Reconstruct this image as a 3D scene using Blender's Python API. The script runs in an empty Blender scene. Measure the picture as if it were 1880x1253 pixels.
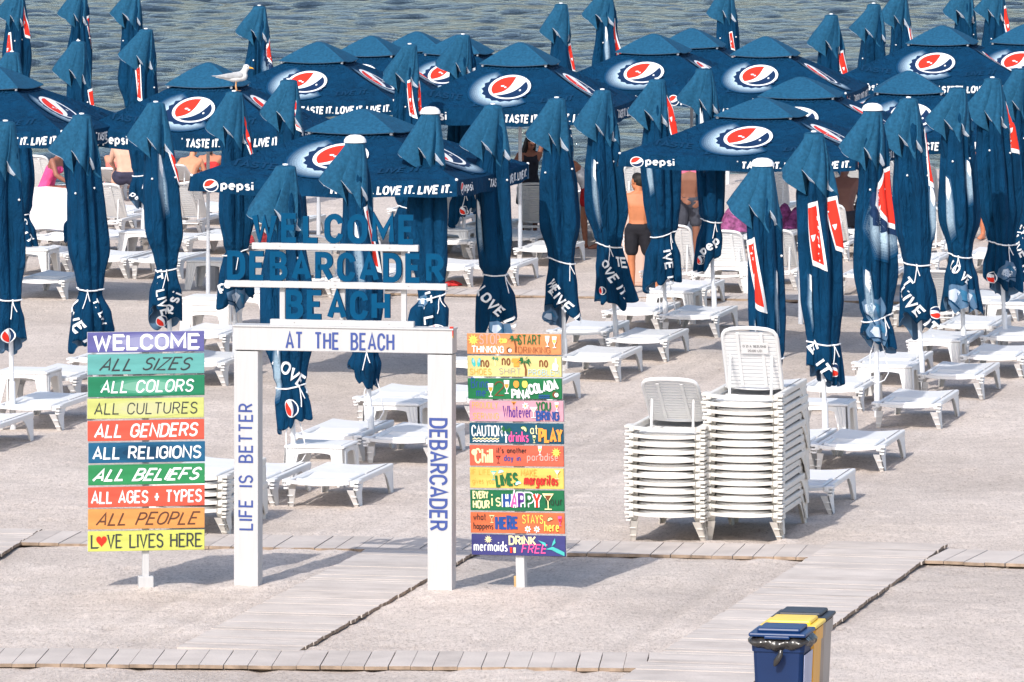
import bpy, bmesh, math, random
import numpy as np
from mathutils import Vector, Matrix
from mathutils.geometry import tessellate_polygon

SC = bpy.context.scene
COL = SC.collection
PI = math.pi
R = math.radians

# ------------------------------------------------------------------ camera
FPX, HCAM, YH, CX = 12000.0, 7.6, -420.0, 940.0      # long lens seen from a raised promenade
cam_d = bpy.data.cameras.new('camera')
cam_d.sensor_fit = 'HORIZONTAL'; cam_d.sensor_width = 36.0
cam_d.lens = FPX / 1880 * 36.0
cam_d.shift_y = -(626.5 - YH) / 1880.0
cam_d.clip_start = 1.0; cam_d.clip_end = 9000.0
cam = bpy.data.objects.new('camera', cam_d); COL.objects.link(cam)
cam.location = (0, 0, HCAM); cam.rotation_euler = (R(90), 0, 0)
SC.camera = cam

# ------------------------------------------------------------------ sky, sun, exposure
SUN_EL, SUN_FROM = 40.0, 201.0        # elevation; compass bearing the light comes from (0 = +Y, clockwise)
world = bpy.data.worlds.new('World'); SC.world = world; world.use_nodes = True
wn = world.node_tree.nodes; wl = world.node_tree.links
bg = wn['Background']; sky = wn.new('ShaderNodeTexSky'); sky.sky_type = 'NISHITA'; sky.sun_disc = False
sky.sun_elevation = R(SUN_EL); sky.sun_rotation = R(SUN_FROM); sky.air_density = 1.0; sky.dust_density = 2.2
sky.ozone_density = 1.0
wl.new(sky.outputs[0], bg.inputs[0]); bg.inputs[1].default_value = 0.15
sun_d = bpy.data.lights.new('sun', 'SUN'); sun_d.energy = 2.7; sun_d.angle = R(0.55); sun_d.color = (1.0, 0.955, 0.90)
sun = bpy.data.objects.new('sun', sun_d); COL.objects.link(sun)
_b = R(SUN_FROM)
_src = Vector((math.sin(_b) * math.cos(R(SUN_EL)), math.cos(_b) * math.cos(R(SUN_EL)), math.sin(R(SUN_EL))))
sun.rotation_euler = _src.to_track_quat('Z', 'Y').to_euler(); sun.location = (-20, -20, 40)
SC.view_settings.view_transform = 'Standard'; SC.view_settings.look = 'None'
SC.view_settings.gamma = 1.0; SC.view_settings.use_curve_mapping = False
SC.view_settings.exposure = 0.48

# ------------------------------------------------------------------ pixel <-> ground
def dep(py, z=0.0):
    return FPX * (HCAM - z) / (py - YH)
def P(px, py, z=0.0):
    d = dep(py, z)
    return Vector(((px - CX) * d / FPX, d, z))
def PX(px, d):
    return (px - CX) * d / FPX
PHI = R(12.0)                       # the beach's own grid is turned by this against the view

# ------------------------------------------------------------------ materials
def lin(c):
    c = c / 255.0
    return c / 12.92 if c <= 0.04045 else ((c + 0.055) / 1.055) ** 2.4
def S(r, g, b):
    return (lin(r), lin(g), lin(b), 1.0)
_mats = {}
def mat(name, col, rough=0.6, spec=0.35, var=0.06, scale=6.0, bump=0.0, bscale=60.0, metal=0.0, stretch=None, dirt=None, trans=0.0):
    """principled surface with a little procedural variation of its colour and, if asked, a fine bump"""
    if name in _mats:
        return _mats[name]
    m = bpy.data.materials.new(name); m.use_nodes = True
    nt = m.node_tree; N = nt.nodes; L = nt.links; p = N['Principled BSDF']
    p.inputs['Roughness'].default_value = rough; p.inputs['Metallic'].default_value = metal
    p.inputs['Specular IOR Level'].default_value = spec
    tc = N.new('ShaderNodeTexCoord'); vec = tc.outputs['Object']
    if stretch:
        mp = N.new('ShaderNodeMapping'); mp.inputs['Scale'].default_value = stretch
        L.new(vec, mp.inputs[0]); vec = mp.outputs[0]
    nz = N.new('ShaderNodeTexNoise'); nz.inputs['Scale'].default_value = scale; nz.inputs['Detail'].default_value = 5
    L.new(vec, nz.inputs['Vector'])
    rp = N.new('ShaderNodeValToRGB')
    rp.color_ramp.elements[0].position = 0.3; rp.color_ramp.elements[1].position = 0.7
    d = dirt if dirt else tuple(c * (1 - 2 * var) for c in col[:3]) + (1,)
    rp.color_ramp.elements[0].color = d
    rp.color_ramp.elements[1].color = tuple(min(1, c * (1 + var)) for c in col[:3]) + (1,)
    L.new(nz.outputs[0], rp.inputs[0]); L.new(rp.outputs[0], p.inputs['Base Color'])
    if bump:
        n2 = N.new('ShaderNodeTexNoise'); n2.inputs['Scale'].default_value = bscale; n2.inputs['Detail'].default_value = 4
        L.new(vec, n2.inputs['Vector'])
        bp = N.new('ShaderNodeBump'); bp.inputs['Strength'].default_value = bump; bp.inputs['Distance'].default_value = 0.01
        L.new(n2.outputs[0], bp.inputs['Height']); L.new(bp.outputs[0], p.inputs['Normal'])
    if trans:
        out = N['Material Output']; tr = N.new('ShaderNodeBsdfTranslucent'); mx = N.new('ShaderNodeMixShader')
        tr.inputs[0].default_value = col; mx.inputs[0].default_value = trans
        L.new(p.outputs[0], mx.inputs[1]); L.new(tr.outputs[0], mx.inputs[2]); L.new(mx.outputs[0], out.inputs[0])
    _mats[name] = m
    return m

BLUE = (0.0016, 0.044, 0.112, 1)
M_CLOTH = mat('blue_cloth', BLUE, 0.85, 0.12, 0.14, 3.0, 0.35, 45.0, trans=0.10)
def crumple(m):
    """long soft creases on top of the fine weave"""
    nt = m.node_tree; N = nt.nodes; L = nt.links; p = N['Principled BSDF']
    tc = N.new('ShaderNodeTexCoord'); mp = N.new('ShaderNodeMapping'); mp.inputs['Scale'].default_value = (7, 7, 2.2); L.new(tc.outputs['Object'], mp.inputs[0])
    nz = N.new('ShaderNodeTexNoise'); nz.inputs['Scale'].default_value = 1.6; nz.inputs['Detail'].default_value = 5; nz.inputs['Roughness'].default_value = .55; nz.inputs['Distortion'].default_value = .8
    L.new(mp.outputs[0], nz.inputs['Vector'])
    bp = N.new('ShaderNodeBump'); bp.inputs['Strength'].default_value = .9; bp.inputs['Distance'].default_value = .08; L.new(nz.outputs[0], bp.inputs['Height'])
    old = p.inputs['Normal'].links[0].from_node; L.new(bp.outputs[0], old.inputs['Normal'])
crumple(M_CLOTH)
M_VENT = mat('sunbleached_cloth', (0.015, 0.096, 0.188, 1), 0.85, 0.15, 0.14, 26.0, 0.6, 60.0, trans=0.08)
M_LINING = mat('cloth_lining', (0.085, 0.165, 0.27, 1), 0.8, 0.2, 0.10, 4.0)
M_LININGW = mat('pale_lining', (0.50, 0.58, 0.68, 1), 0.8, 0.2, 0.08, 5.0)
M_RED = mat('print_red', S(232, 52, 36), 0.7, 0.25, 0.05)
M_WHITEP = mat('print_white', (0.80, 0.82, 0.84, 1), 0.7, 0.25, 0.03)
M_NAVYP = mat('print_navy', (0.004, 0.026, 0.085, 1), 0.7, 0.25, 0.05)
M_GLOW1 = mat('print_sky_blue', (0.10, 0.27, 0.42, 1), 0.75, 0.2, 0.1, 14.0)
M_GLOW2 = mat('print_pale_blue', (0.32, 0.52, 0.66, 1), 0.75, 0.2, 0.1, 14.0)
M_GLOW0 = mat('print_mid_blue', (0.03, 0.145, 0.27, 1), 0.75, 0.2, 0.1, 14.0)
M_SHADP = mat('print_tone_blue', (0.0012, 0.037, 0.096, 1), 0.75, 0.2, 0.05)
M_PLAST = mat('white_plastic', (0.79, 0.785, 0.78, 1), 0.42, 0.3, 0.02, 3.0, 0.0)
M_PLASTY = mat('weathered_plastic', (0.72, 0.695, 0.65, 1), 0.5, 0.35, 0.04, 5.0)
M_POLE = mat('white_pole', (0.72, 0.74, 0.77, 1), 0.4, 0.4, 0.03)
M_CORD = mat('white_cord', (0.82, 0.83, 0.85, 1), 0.8, 0.2, 0.03)
M_WPAINT = mat('white_paint', (0.50, 0.50, 0.505, 1), 0.7, 0.12, 0.03, 5.0, 0.2, 14.0, stretch=(6, 6, 0.5))

M_SPRAY = []
for _k in range(8):
    _t = (_k / 7.0) ** 1.3
    M_SPRAY.append(mat('print_spray_%s' % 'abcdefgh'[_k], tuple(BLUE[i] * (1 - _t) * 1.1 + (.42, .56, .66)[i] * _t for i in range(3)) + (1,), .8, .15, .10, 40.0))
# ------------------------------------------------------------------ mesh helpers
def link(name, me, mats, parent=None, loc=None):
    o = bpy.data.objects.new(name, me); COL.objects.link(o)
    for m in mats if isinstance(mats, (list, tuple)) else [mats]:
        me.materials.append(m)
    if parent is not None: o.parent = parent
    if loc is not None: o.location = loc
    return o
def empty(name, loc, rz=0.0, label=None, cat=None, group=None):
    o = bpy.data.objects.new(name, None); COL.objects.link(o)
    o.empty_display_size = 0.2
    o.location = loc; o.rotation_euler = (0, 0, rz)
    tag(o, label, cat, group)
    return o
def tag(o, label=None, cat=None, group=None, kind=None):
    if label: o['label'] = label
    if cat: o['category'] = cat
    if group: o['group'] = group
    if kind: o['kind'] = kind
    return o

class MB:
    """collects shapes into one mesh"""
    def __init__(s): s.v = []; s.f = []; s.mi = []; s.sm = []
    def add(s, vs, fs, mi=0, smooth=False):
        b = len(s.v); s.v += [tuple(v) for v in vs]
        for f in fs:
            s.f.append(tuple(b + i for i in f)); s.mi.append(mi); s.sm.append(smooth)
    def box(s, c, d, mi=0, rot=None, bev=0.0):
        if bev > 0:
            bm = bmesh.new(); bmesh.ops.create_cube(bm, size=1.0)
            for v in bm.verts: v.co = Vector((v.co.x * d[0], v.co.y * d[1], v.co.z * d[2]))
            bmesh.ops.bevel(bm, geom=bm.edges[:], offset=min(bev, 0.45 * min(d)), segments=2, affect='EDGES', profile=0.5)
            bm.verts.index_update()
            vs = [v.co.copy() for v in bm.verts]; fs = [[v.index for v in f.verts] for f in bm.faces]; bm.free()
        else:
            vs = [Vector((x * d[0] / 2, y * d[1] / 2, z * d[2] / 2)) for x in (-1, 1) for y in (-1, 1) for z in (-1, 1)]
            fs = [(0, 1, 3, 2), (4, 6, 7, 5), (0, 4, 5, 1), (2, 3, 7, 6), (0, 2, 6, 4), (1, 5, 7, 3)]
        if rot is not None: vs = [rot @ v for v in vs]
        c = Vector(c); s.add([v + c for v in vs], fs, mi)
    def tube(s, pts, r, n=8, mi=0, closed=False, cap=True, smooth=True):
        pts = [Vector(p) for p in pts]; m = len(pts)
        rs = r if isinstance(r, (list, tuple)) else [r] * m
        vs = []; fs = []; up = None
        for i, p in enumerate(pts):
            if closed: t = pts[(i + 1) % m] - pts[i - 1]
            else: t = pts[min(i + 1, m - 1)] - pts[max(i - 1, 0)]
            t.normalize()
            if up is None: up = Vector((0, 0, 1)) if abs(t.z) < 0.9 else Vector((1, 0, 0))
            a = t.cross(up); a.normalize(); b = a.cross(t); up = b
            for k in range(n):
                w = 2 * PI * k / n
                vs.append(p + (a * math.cos(w) + b * math.sin(w)) * rs[i])
        for i in range(m if closed else m - 1):
            j = (i + 1) % m
            for k in range(n):
                fs.append((i * n + k, i * n + (k + 1) % n, j * n + (k + 1) % n, j * n + k))
        s.add(vs, fs, mi, smooth)
        if cap and not closed:
            s.add(vs[:n], [tuple(range(n))[::-1]], mi); s.add(vs[-n:], [tuple(range(n))], mi)
    def prism(s, poly, d0, d1, axis='x', mi=0):
        """polygon (a,b) swept along an axis from d0 to d1"""
        n = len(poly)
        def mk(d, p):
            return {'x': (d, p[0], p[1]), 'y': (p[0], d, p[1]), 'z': (p[0], p[1], d)}[axis]
        vs = [mk(d0, p) for p in poly] + [mk(d1, p) for p in poly]
        fs = [(i, (i + 1) % n, n + (i + 1) % n, n + i) for i in range(n)]
        s.add(vs, fs, mi)
        tri = tessellate_polygon([[Vector((p[0], p[1], 0)) for p in poly]])
        s.add(vs[:n], [t for t in tri], mi); s.add(vs[n:], [t[::-1] for t in tri], mi)
    def lathe(s, prof, n=16, mi=0, c=(0, 0, 0), smooth=True):
        vs = []; fs = []
        for (r, z) in prof:
            for k in range(n):
                w = 2 * PI * k / n; vs.append((c[0] + r * math.cos(w), c[1] + r * math.sin(w), c[2] + z))
        for i in range(len(prof) - 1):
            for k in range(n):
                fs.append((i * n + k, i * n + (k + 1) % n, (i + 1) * n + (k + 1) % n, (i + 1) * n + k))
        s.add(vs, fs, mi, smooth)
    def mesh(s, name, fix=True):
        me = bpy.data.meshes.new(name); me.from_pydata(s.v, [], s.f)
        me.polygons.foreach_set('material_index', s.mi); me.polygons.foreach_set('use_smooth', s.sm)
        if fix:
            bm = bmesh.new(); bm.from_mesh(me); bmesh.ops.recalc_face_normals(bm, faces=bm.faces); bm.to_mesh(me); bm.free()
        me.update(); return me
    def build(s, name, mats, parent=None, loc=None, fix=True):
        return link(name, s.mesh(name, fix), mats, parent, loc)

def grid_faces(nr, nc, wrap=False):
    f = []
    for i in range(nr - 1):
        for k in range(nc if wrap else nc - 1):
            f.append((i * nc + k, i * nc + (k + 1) % nc, (i + 1) * nc + (k + 1) % nc, (i + 1) * nc + k))
    return f

# ------------------------------------------------------------------ flat artwork (letters, emblems, little pictures)
def arc(cx, cy, rx, ry, a0, a1, n=9):
    return [(cx + rx * math.cos(R(a0 + (a1 - a0) * i / n)), cy + ry * math.sin(R(a0 + (a1 - a0) * i / n))) for i in range(n + 1)]
GL = {
 'A': (1.0, [[(0, 0), (.5, 1), (1, 0)], [(.17, .3), (.83, .3)]]),
 'B': (.86, [[(0, .5), (0, 1), (.5, 1)] + arc(.5, .76, .42, .24, 90, -90) + [(0, .52)], [(0, .52), (.5, .52)] + arc(.52, .26, .48, .26, 90, -90) + [(0, 0), (0, .5)]]),
 'C': (.9, [[(1, .72)] + arc(.5, .68, .5, .32, 10, 180) + arc(.5, .32, .5, .32, 180, 350) + [(1, .28)]]),
 'D': (.9, [[(0, .5), (0, 1), (.45, 1)] + arc(.45, .65, .55, .35, 90, 0) + arc(.45, .35, .55, .35, 0, -90) + [(0, 0), (0, .5)]]),
 'E': (.8, [[(1, 1), (0, 1), (0, 0), (1, 0)], [(0, .52), (.85, .52)]]),
 'F': (.8, [[(1, 1), (0, 1), (0, 0)], [(0, .52), (.85, .52)]]),
 'G': (.92, [[(1, .74)] + arc(.5, .68, .5, .32, 10, 180) + arc(.5, .32, .5, .32, 180, 360) + [(1, .48), (.55, .48)]]),
 'H': (.9, [[(0, 0), (0, 1)], [(1, 0), (1, 1)], [(0, .52), (1, .52)]]),
 'I': (.0, [[(.5, 0), (.5, 1)]]),
 'J': (.7, [[(1, 1), (1, .3)] + arc(.5, .3, .5, .3, 0, -170)]),
 'K': (.9, [[(0, 0), (0, 1)], [(1, 1), (.06, .42)], [(.3, .56), (1, 0)]]),
 'L': (.78, [[(0, 1), (0, 0), (1, 0)]]),
 'M': (1.12, [[(0, 0), (0, 1), (.5, .28), (1, 1), (1, 0)]]),
 'N': (.92, [[(0, 0), (0, 1), (1, 0), (1, 1)]]),
 'O': (.95, [arc(.5, .66, .5, .34, 0, 180) + arc(.5, .34, .5, .34, 180, 360) + [(1, .66)]]),
 'P': (.84, [[(0, 0), (0, 1), (.5, 1)] + arc(.5, .73, .48, .27, 90, -90) + [(0, .46)]]),
 'R': (.88, [[(0, 0), (0, 1), (.5, 1)] + arc(.5, .74, .46, .26, 90, -90) + [(0, .48)], [(.5, .48), (1, 0)]]),
 'S': (.85, [[(.97, .8)] + arc(.5, .755, .46, .245, 20, 270, 8) + arc(.5, .25, .5, .26, 90, -160, 8)]),
 'T': (.9, [[(0, 1), (1, 1)], [(.5, 1), (.5, 0)]]),
 'U': (.9, [[(0, 1), (0, .35)] + arc(.5, .35, .5, .35, 180, 360) + [(1, 1)]]),
 'V': (.95, [[(0, 1), (.5, 0), (1, 1)]]),
 'W': (1.3, [[(0, 1), (.25, 0), (.5, .8), (.75, 0), (1, 1)]]),
 'X': (.9, [[(0, 0), (1, 1)], [(0, 1), (1, 0)]]),
 'Y': (.92, [[(0, 1), (.5, .48), (1, 1)], [(.5, .48), (.5, 0)]]),
 'Z': (.88, [[(0, 1), (1, 1), (0, 0), (1, 0)]]),
 '+': (.7, [[(0, .45), (1, .45)], [(.5, .12), (.5, .78)]]),
 '.': (.0, [[(.5, 0), (.5, .1)]]), ',': (.1, [[(1, .1), (0, -.15)]]), "'": (.0, [[(.5, 1), (.5, .78)]]),
 '0': (.8, [arc(.5, .66, .5, .34, 0, 180) + arc(.5, .34, .5, .34, 180, 360) + [(1, .66)]]),
 '2': (.8, [[(0, .75)] + arc(.5, .72, .5, .28, 170, -30) + [(0, 0), (1, 0)]]),
 'a': (.6, [arc(.5, .3, .5, .3, 50, 330), [(1, .6), (1, 0)]]),
 'b': (.6, [[(0, 1), (0, 0)], arc(.5, .3, .5, .3, 160, -160)]),
 'c': (.55, [arc(.5, .3, .5, .3, 45, 315)]),
 'd': (.6, [arc(.5, .3, .5, .3, 50, 330), [(1, 1), (1, 0)]]),
 'e': (.6, [[(.02, .32), (.98, .32)] + arc(.5, .3, .5, .3, 8, 310)]),
 'f': (.4, [arc(.75, .8, .35, .2, 60, 180) + [(.4, 0)], [(0, .58), (.9, .58)]]),
 'g': (.6, [arc(.5, .3, .5, .3, 50, 330), [(1, .6), (1, -.1)] + arc(.5, -.1, .5, .2, 0, -150)]),
 'h': (.58, [[(0, 1), (0, 0)], [(0, .35)] + arc(.5, .35, .5, .25, 180, 0) + [(1, 0)]]),
 'i': (.0, [[(.5, .6), (.5, 0)], [(.5, .78), (.5, .9)]]),
 'k': (.55, [[(0, 1), (0, 0)], [(1, .6), (0, .25)], [(.35, .38), (1, 0)]]),
 'l': (.0, [[(.5, 1), (.5, 0)]]),
 'm': (.95, [[(0, .6), (0, 0)], [(0, .38)] + arc(.25, .38, .25, .22, 180, 0) + [(.5, 0)], [(.5, .38)] + arc(.75, .38, .25, .22, 180, 0) + [(1, 0)]]),
 'n': (.58, [[(0, .6), (0, 0)], [(0, .35)] + arc(.5, .35, .5, .25, 180, 0) + [(1, 0)]]),
 'o': (.6, [arc(.5, .3, .5, .3, 0, 360, 14)]),
 'p': (.6, [[(0, .6), (0, -.3)], arc(.5, .3, .5, .3, 160, -160)]),
 'r': (.4, [[(0, .6), (0, 0)], [(0, .35)] + arc(.55, .33, .55, .27, 180, 50)]),
 's': (.5, [arc(.5, .455, .42, .145, 30, 270, 7) + arc(.5, .155, .46, .155, 90, -150, 7)]),
 't': (.42, [[(.4, .95), (.4, .15)] + arc(.7, .15, .3, .15, 180, 290), [(0, .6), (.95, .6)]]),
 'u': (.58, [[(0, .6), (0, .25)] + arc(.5, .25, .5, .25, 180, 360) + [(1, .6)], [(1, .3), (1, 0)]]),
 'v': (.58, [[(0, .6), (.5, 0), (1, .6)]]),
 'w': (.8, [[(0, .6), (.25, 0), (.5, .5), (.75, 0), (1, .6)]]),
 'y': (.58, [[(0, .6), (.5, .02)], [(1, .6), (.3, -.3)]]),
 'z': (.5, [[(0, .6), (1, .6), (0, 0), (1, 0)]]),
}
def ribbon(pts, w):
    """mitred outline points (left, right) of a stroke"""
    q = [Vector(pts[0])]
    for p in pts[1:]:
        if (Vector(p) - q[-1]).length > 1e-5: q.append(Vector(p))
    n = len(q); Lf = []; Rt = []
    closed = n > 3 and (q[0] - q[-1]).length < 1e-4
    for i in range(n):
        a = q[i] - q[i - 1] if i else (q[-1] - q[-2] if closed else q[1] - q[0])
        b = q[i + 1] - q[i] if i < n - 1 else (q[1] - q[0] if closed else q[-1] - q[-2])
        a = a.normalized(); b = b.normalized()
        na = Vector((-a.y, a.x)); nb = Vector((-b.y, b.x)); m = na + nb
        if m.length < 1e-3: m = na
        m.normalize(); k = min(1 / max(m.dot(na), 0.35), 2.0)
        Lf.append(q[i] + m * (w / 2 * k)); Rt.append(q[i] - m * (w / 2 * k))
    return Lf, Rt
def text_strokes(s, h, ww=0.62, gap=0.24, th=0.14, shear=0.0, space=0.5, jit=0.0, rng=None):
    """strokes of a line of writing, height h, letter width ww (of h); returns strokes and the total length"""
    x = 0.0; out = []
    for ch in s:
        if ch == ' ':
            x += space * h; continue
        w, st = GL.get(ch, GL['O']); w = w * ww * h
        dy = (rng.uniform(-jit, jit) * h) if (jit and rng) else 0
        for stn in st:
            out.append([(x + p[0] * w + shear * p[1] * h, p[1] * h + dy) for p in stn])
        out[-1:] = out[-1:]
        x += w + gap * h
    return out, x - gap * h

class Art:
    """coloured shapes drawn in a plane (u, v), later laid onto a surface"""
    def __init__(s): s.v = []; s.f = []; s.mi = []; s.mats = []; s.lay = 0.0
    def m(s, material):
        if material not in s.mats: s.mats.append(material)
        return s.mats.index(material)
    def poly(s, pts, material, lay=None):
        if lay is None: s.lay += 1; lay = s.lay
        b = len(s.v); s.v += [(p[0], p[1], lay) for p in pts]
        for t in tessellate_polygon([[Vector((p[0], p[1], 0)) for p in pts]]):
            s.f.append(tuple(b + i for i in t)); s.mi.append(s.m(material))
    def stroke(s, pts, w, material, lay=None):
        if lay is None: s.lay += 1; lay = s.lay
        A, B = ribbon(pts, w); b = len(s.v); n = len(A)
        s.v += [(p.x, p.y, lay) for p in A] + [(p.x, p.y, lay) for p in B]
        for i in range(n - 1):
            s.f.append((b + i, b + n + i, b + n + i + 1, b + i + 1)); s.mi.append(s.m(material))
    def disc(s, cx, cy, rx, material, ry=None, n=24, a=0.0, lay=None):
        ry = rx if ry is None else ry; ca, sa = math.cos(a), math.sin(a)
        s.poly([(cx + rx * math.cos(2 * PI * k / n) * ca - ry * math.sin(2 * PI * k / n) * sa,
                 cy + rx * math.cos(2 * PI * k / n) * sa + ry * math.sin(2 * PI * k / n) * ca) for k in range(n)], material, lay)
    def text(s, string, x, y, h, material, th=0.14, width=None, ww=0.62, gap=0.24, shear=0.0, rot=0.0, space=0.5, serif=0.0, jit=0.0, seed=1):
        rng = random.Random(seed)
        st, tot = text_strokes(string, h, ww, gap, th, shear, space, jit, rng)
        k = width / tot if width else 1.0
        s.lay += 1; c, n = math.cos(rot), math.sin(rot); j = 0
        def T(p):
            u = p[0] * k; return (x + u * c - p[1] * n, y + u * n + p[1] * c)
        for q in st:
            j = (j + 1) % 5
            s.stroke([T(p) for p in q], th * h, material, s.lay + 0.15 * j)
            if serif:
                for e in (q[0], q[-1]):
                    if abs(e[1]) < .02 * h or abs(e[1] - h) < .02 * h:
                        j = (j + 1) % 5
                        yy = e[1] + (th * h * .25 if abs(e[1]) < .02 * h else -th * h * .25)
                        s.stroke([T((e[0] - serif * h / k, yy)), T((e[0] + serif * h / k, yy))], th * h * .5, material, s.lay + 0.15 * j)
        return tot * k
    def globe(s, cx, cy, r, a=0.0, ring=None):
        """round red, white and navy emblem with a white wave across it"""
        s.disc(cx, cy, r * 1.0, ring or M_WHITEP, n=32)
        rr = r * .86; ca, sa = math.cos(a), math.sin(a)
        def T(p): return (cx + p[0] * ca - p[1] * sa, cy + p[0] * sa + p[1] * ca)
        wave1 = [(rr * (-.97 + 1.5 * t), rr * (-.22 + .95 * t - .32 * math.sin(PI * t))) for t in [i / 8 for i in range(9)]]
        red = arc(0, 0, rr, rr, 52, 193, 14)
        s.poly([T(p) for p in red + wave1[0:9]], M_RED)
        w2 = [(rr * (-.9 + 1.86 * t), rr * (-.43 + .62 * t - .30 * math.sin(PI * t))) for t in [i / 8 for i in range(9)]]
        nav = arc(0, 0, rr, rr, 372, 206, 14)
        s.poly([T(p) for p in nav + w2], M_NAVYP)
    def cap_emblem(s, cx, cy, r):
        """the bottle-cap badge: pale spray, serrated navy rim, globe"""
        def jag(cx, cy, r, n, am): return [(cx + (r + (am if k % 2 else 0)) * math.cos(PI * k / n), cy + (r + (am if k % 2 else 0)) * math.sin(PI * k / n)) for k in range(2 * n)]
        n = len(M_SPRAY)
        for k in range(n):                                          # crescent of airbrushed spray, palest at the rim
            f = 1 - k / (n - 1); R1 = r * (1.12 + .52 * f)
            o = .20 + .10 * f; a0, a1 = 128 - 22 * f, 300 + 22 * f
            outer = arc(cx - o * r, cy - o * r, R1, R1, a0, a1, 22); inner = arc(cx, cy, r * .9, r * .9, a1 - 6, a0 + 6, 22)
            s.poly(outer + inner, M_SPRAY[k])
        s.poly(jag(cx - .13 * r, cy - .12 * r, r * 1.08, 17, .11 * r), M_NAVYP)
        s.globe(cx, cy, r, R(24))
        s.disc(cx - .36 * r, cy + .16 * r, r * .09, M_WHITEP, ry=r * .06, n=10); s.disc(cx - .22 * r, cy + .06 * r, r * .06, M_WHITEP, n=10)
        s.disc(cx + .52 * r, cy - .20 * r, r * .05, M_WHITEP, ry=r * .08, n=10)
    def spray(s, pts, n=8, k0=0, k1=8):
        """a patch of airbrushed spray, palest in the middle"""
        cx = sum(p[0] for p in pts) / len(pts); cy = sum(p[1] for p in pts) / len(pts)
        for k in range(k0, k1):
            f = 1.15 - .105 * k; s.poly([(cx + (p[0] - cx) * f, cy + (p[1] - cy) * f) for p in pts], M_SPRAY[k], s.lay + .35)
            s.lay += .35
    def build(s, name, fn, parent=None, edge=None, off=0.0008):
        bm = bmesh.new()
        vs = [bm.verts.new(v) for v in s.v]
        for f, mi in zip(s.f, s.mi):
            try:
                q = bm.faces.new([vs[i] for i in f]); q.material_index = mi
            except ValueError: pass
        if edge:
            for _ in range(5):
                L = [e for e in bm.edges if e.calc_length() > edge]
                if not L: break
                bmesh.ops.subdivide_edges(bm, edges=L, cuts=1, use_grid_fill=False)
                bmesh.ops.triangulate(bm, faces=[f for f in bm.faces if len(f.verts) > 3])
        for v in bm.verts: v.co = Vector(fn(v.co.x, v.co.y, v.co.z * off))
        me = bpy.data.meshes.new(name); bm.to_mesh(me); bm.free()
        return link(name, me, s.mats, parent)
# ------------------------------------------------------------------ value noise for the ground
_rs = np.random.RandomState(5)
_tab = _rs.rand(256, 256)
def vnoise(x, y):
    xi = np.floor(x).astype(int); yi = np.floor(y).astype(int); fx = x - xi; fy = y - yi
    fx = fx * fx * (3 - 2 * fx); fy = fy * fy * (3 - 2 * fy)
    a = _tab[xi % 256, yi % 256]; b = _tab[(xi + 1) % 256, yi % 256]
    c = _tab[xi % 256, (yi + 1) % 256]; d = _tab[(xi + 1) % 256, (yi + 1) % 256]
    return (a * (1 - fx) + b * fx) * (1 - fy) + (c * (1 - fx) + d * fx) * fy - 0.5
_fp = np.random.RandomState(11)
_feet = np.stack([_fp.uniform(-11, 11, 900), _fp.uniform(48, 84, 900), _fp.uniform(.05, .13, 900), _fp.uniform(.010, .032, 900)], 1)
_mounds = []
for _px, _py, _r, _h in ((267, 1083, .12, .025), (958, 1084, .13, .025), (458, 1076, .22, .02), (809, 1083, .22, .02), (1440, 996, .15, .03), (1300, 996, .15, .03), (421, 987, .15, .03)):
    _q = P(_px, _py); _mounds.append((_q.x, _q.y, _r, _h))
def shore(x): return 125.5 + 0.42 * np.clip(x, -60, 60)
def ground_z(x, y):
    x = np.asarray(x, float); y = np.asarray(y, float)
    z = 0.035 * vnoise(x * .55 + 9, y * .4) + 0.022 * vnoise(x * 1.7, y * 1.4 + 3) + 0.014 * vnoise(x * 4.3, y * 4.1)
    z = z + 0.010 * np.abs(vnoise(x * 2.6 + 31, y * 2.6)) * 2
    u = x * math.cos(PHI) - y * math.sin(PHI)                       # wheel tracks running with the beach grid
    for c in (-15.55, -15.05, -14.62, -13.6, -12.0, -10.9):
        z = z - 0.014 * np.exp(-((u - c - 0.06 * np.sin(y * .35)) / 0.07) ** 2) + 0.008 * np.exp(-((u - c - .16 - 0.06 * np.sin(y * .35)) / 0.06) ** 2)
    t = np.clip((y - (shore(x) - 5)) / 9.0, 0, 1)
    return z * (1 - t) - 0.55 * t * t * (3 - 2 * t) - np.clip((y - 136) * .02, 0, 3)
xs = np.concatenate([[-900, -300, -100, -40, -20], np.linspace(-12, 12, 300), [20, 40, 100, 300, 900]])
ys = np.concatenate([[-60, 0, 25, 40], np.linspace(48, 84, 430), np.linspace(84.15, 138, 330), [150, 200]])
XX, YY = np.meshgrid(xs, ys); ZZ = ground_z(XX, YY)
def dent(x, y, r, h, rim):
    m = (np.abs(XX - x) < 3 * r) & (np.abs(YY - y) < 3.6 * r)
    if not m.any(): return
    q = ((XX[m] - x) ** 2 + ((YY[m] - y) / 1.25) ** 2) / r ** 2
    ZZ[m] += -h * np.exp(-q * 1.6) + rim * h * np.exp(-((np.sqrt(q) - 1.25) / .35) ** 2)
for _x, _y, _r, _h in _feet: dent(_x, _y, _r, _h, .45)
for _x, _y, _r, _h in _mounds: dent(_x, _y, _r * 1.3, -_h, 0)
me = bpy.data.meshes.new('sand')
me.from_pydata(np.stack([XX, YY, ZZ], -1).reshape(-1, 3).tolist(), [], grid_faces(len(ys), len(xs)))
me.polygons.foreach_set('use_smooth', [True] * len(me.polygons))

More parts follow.
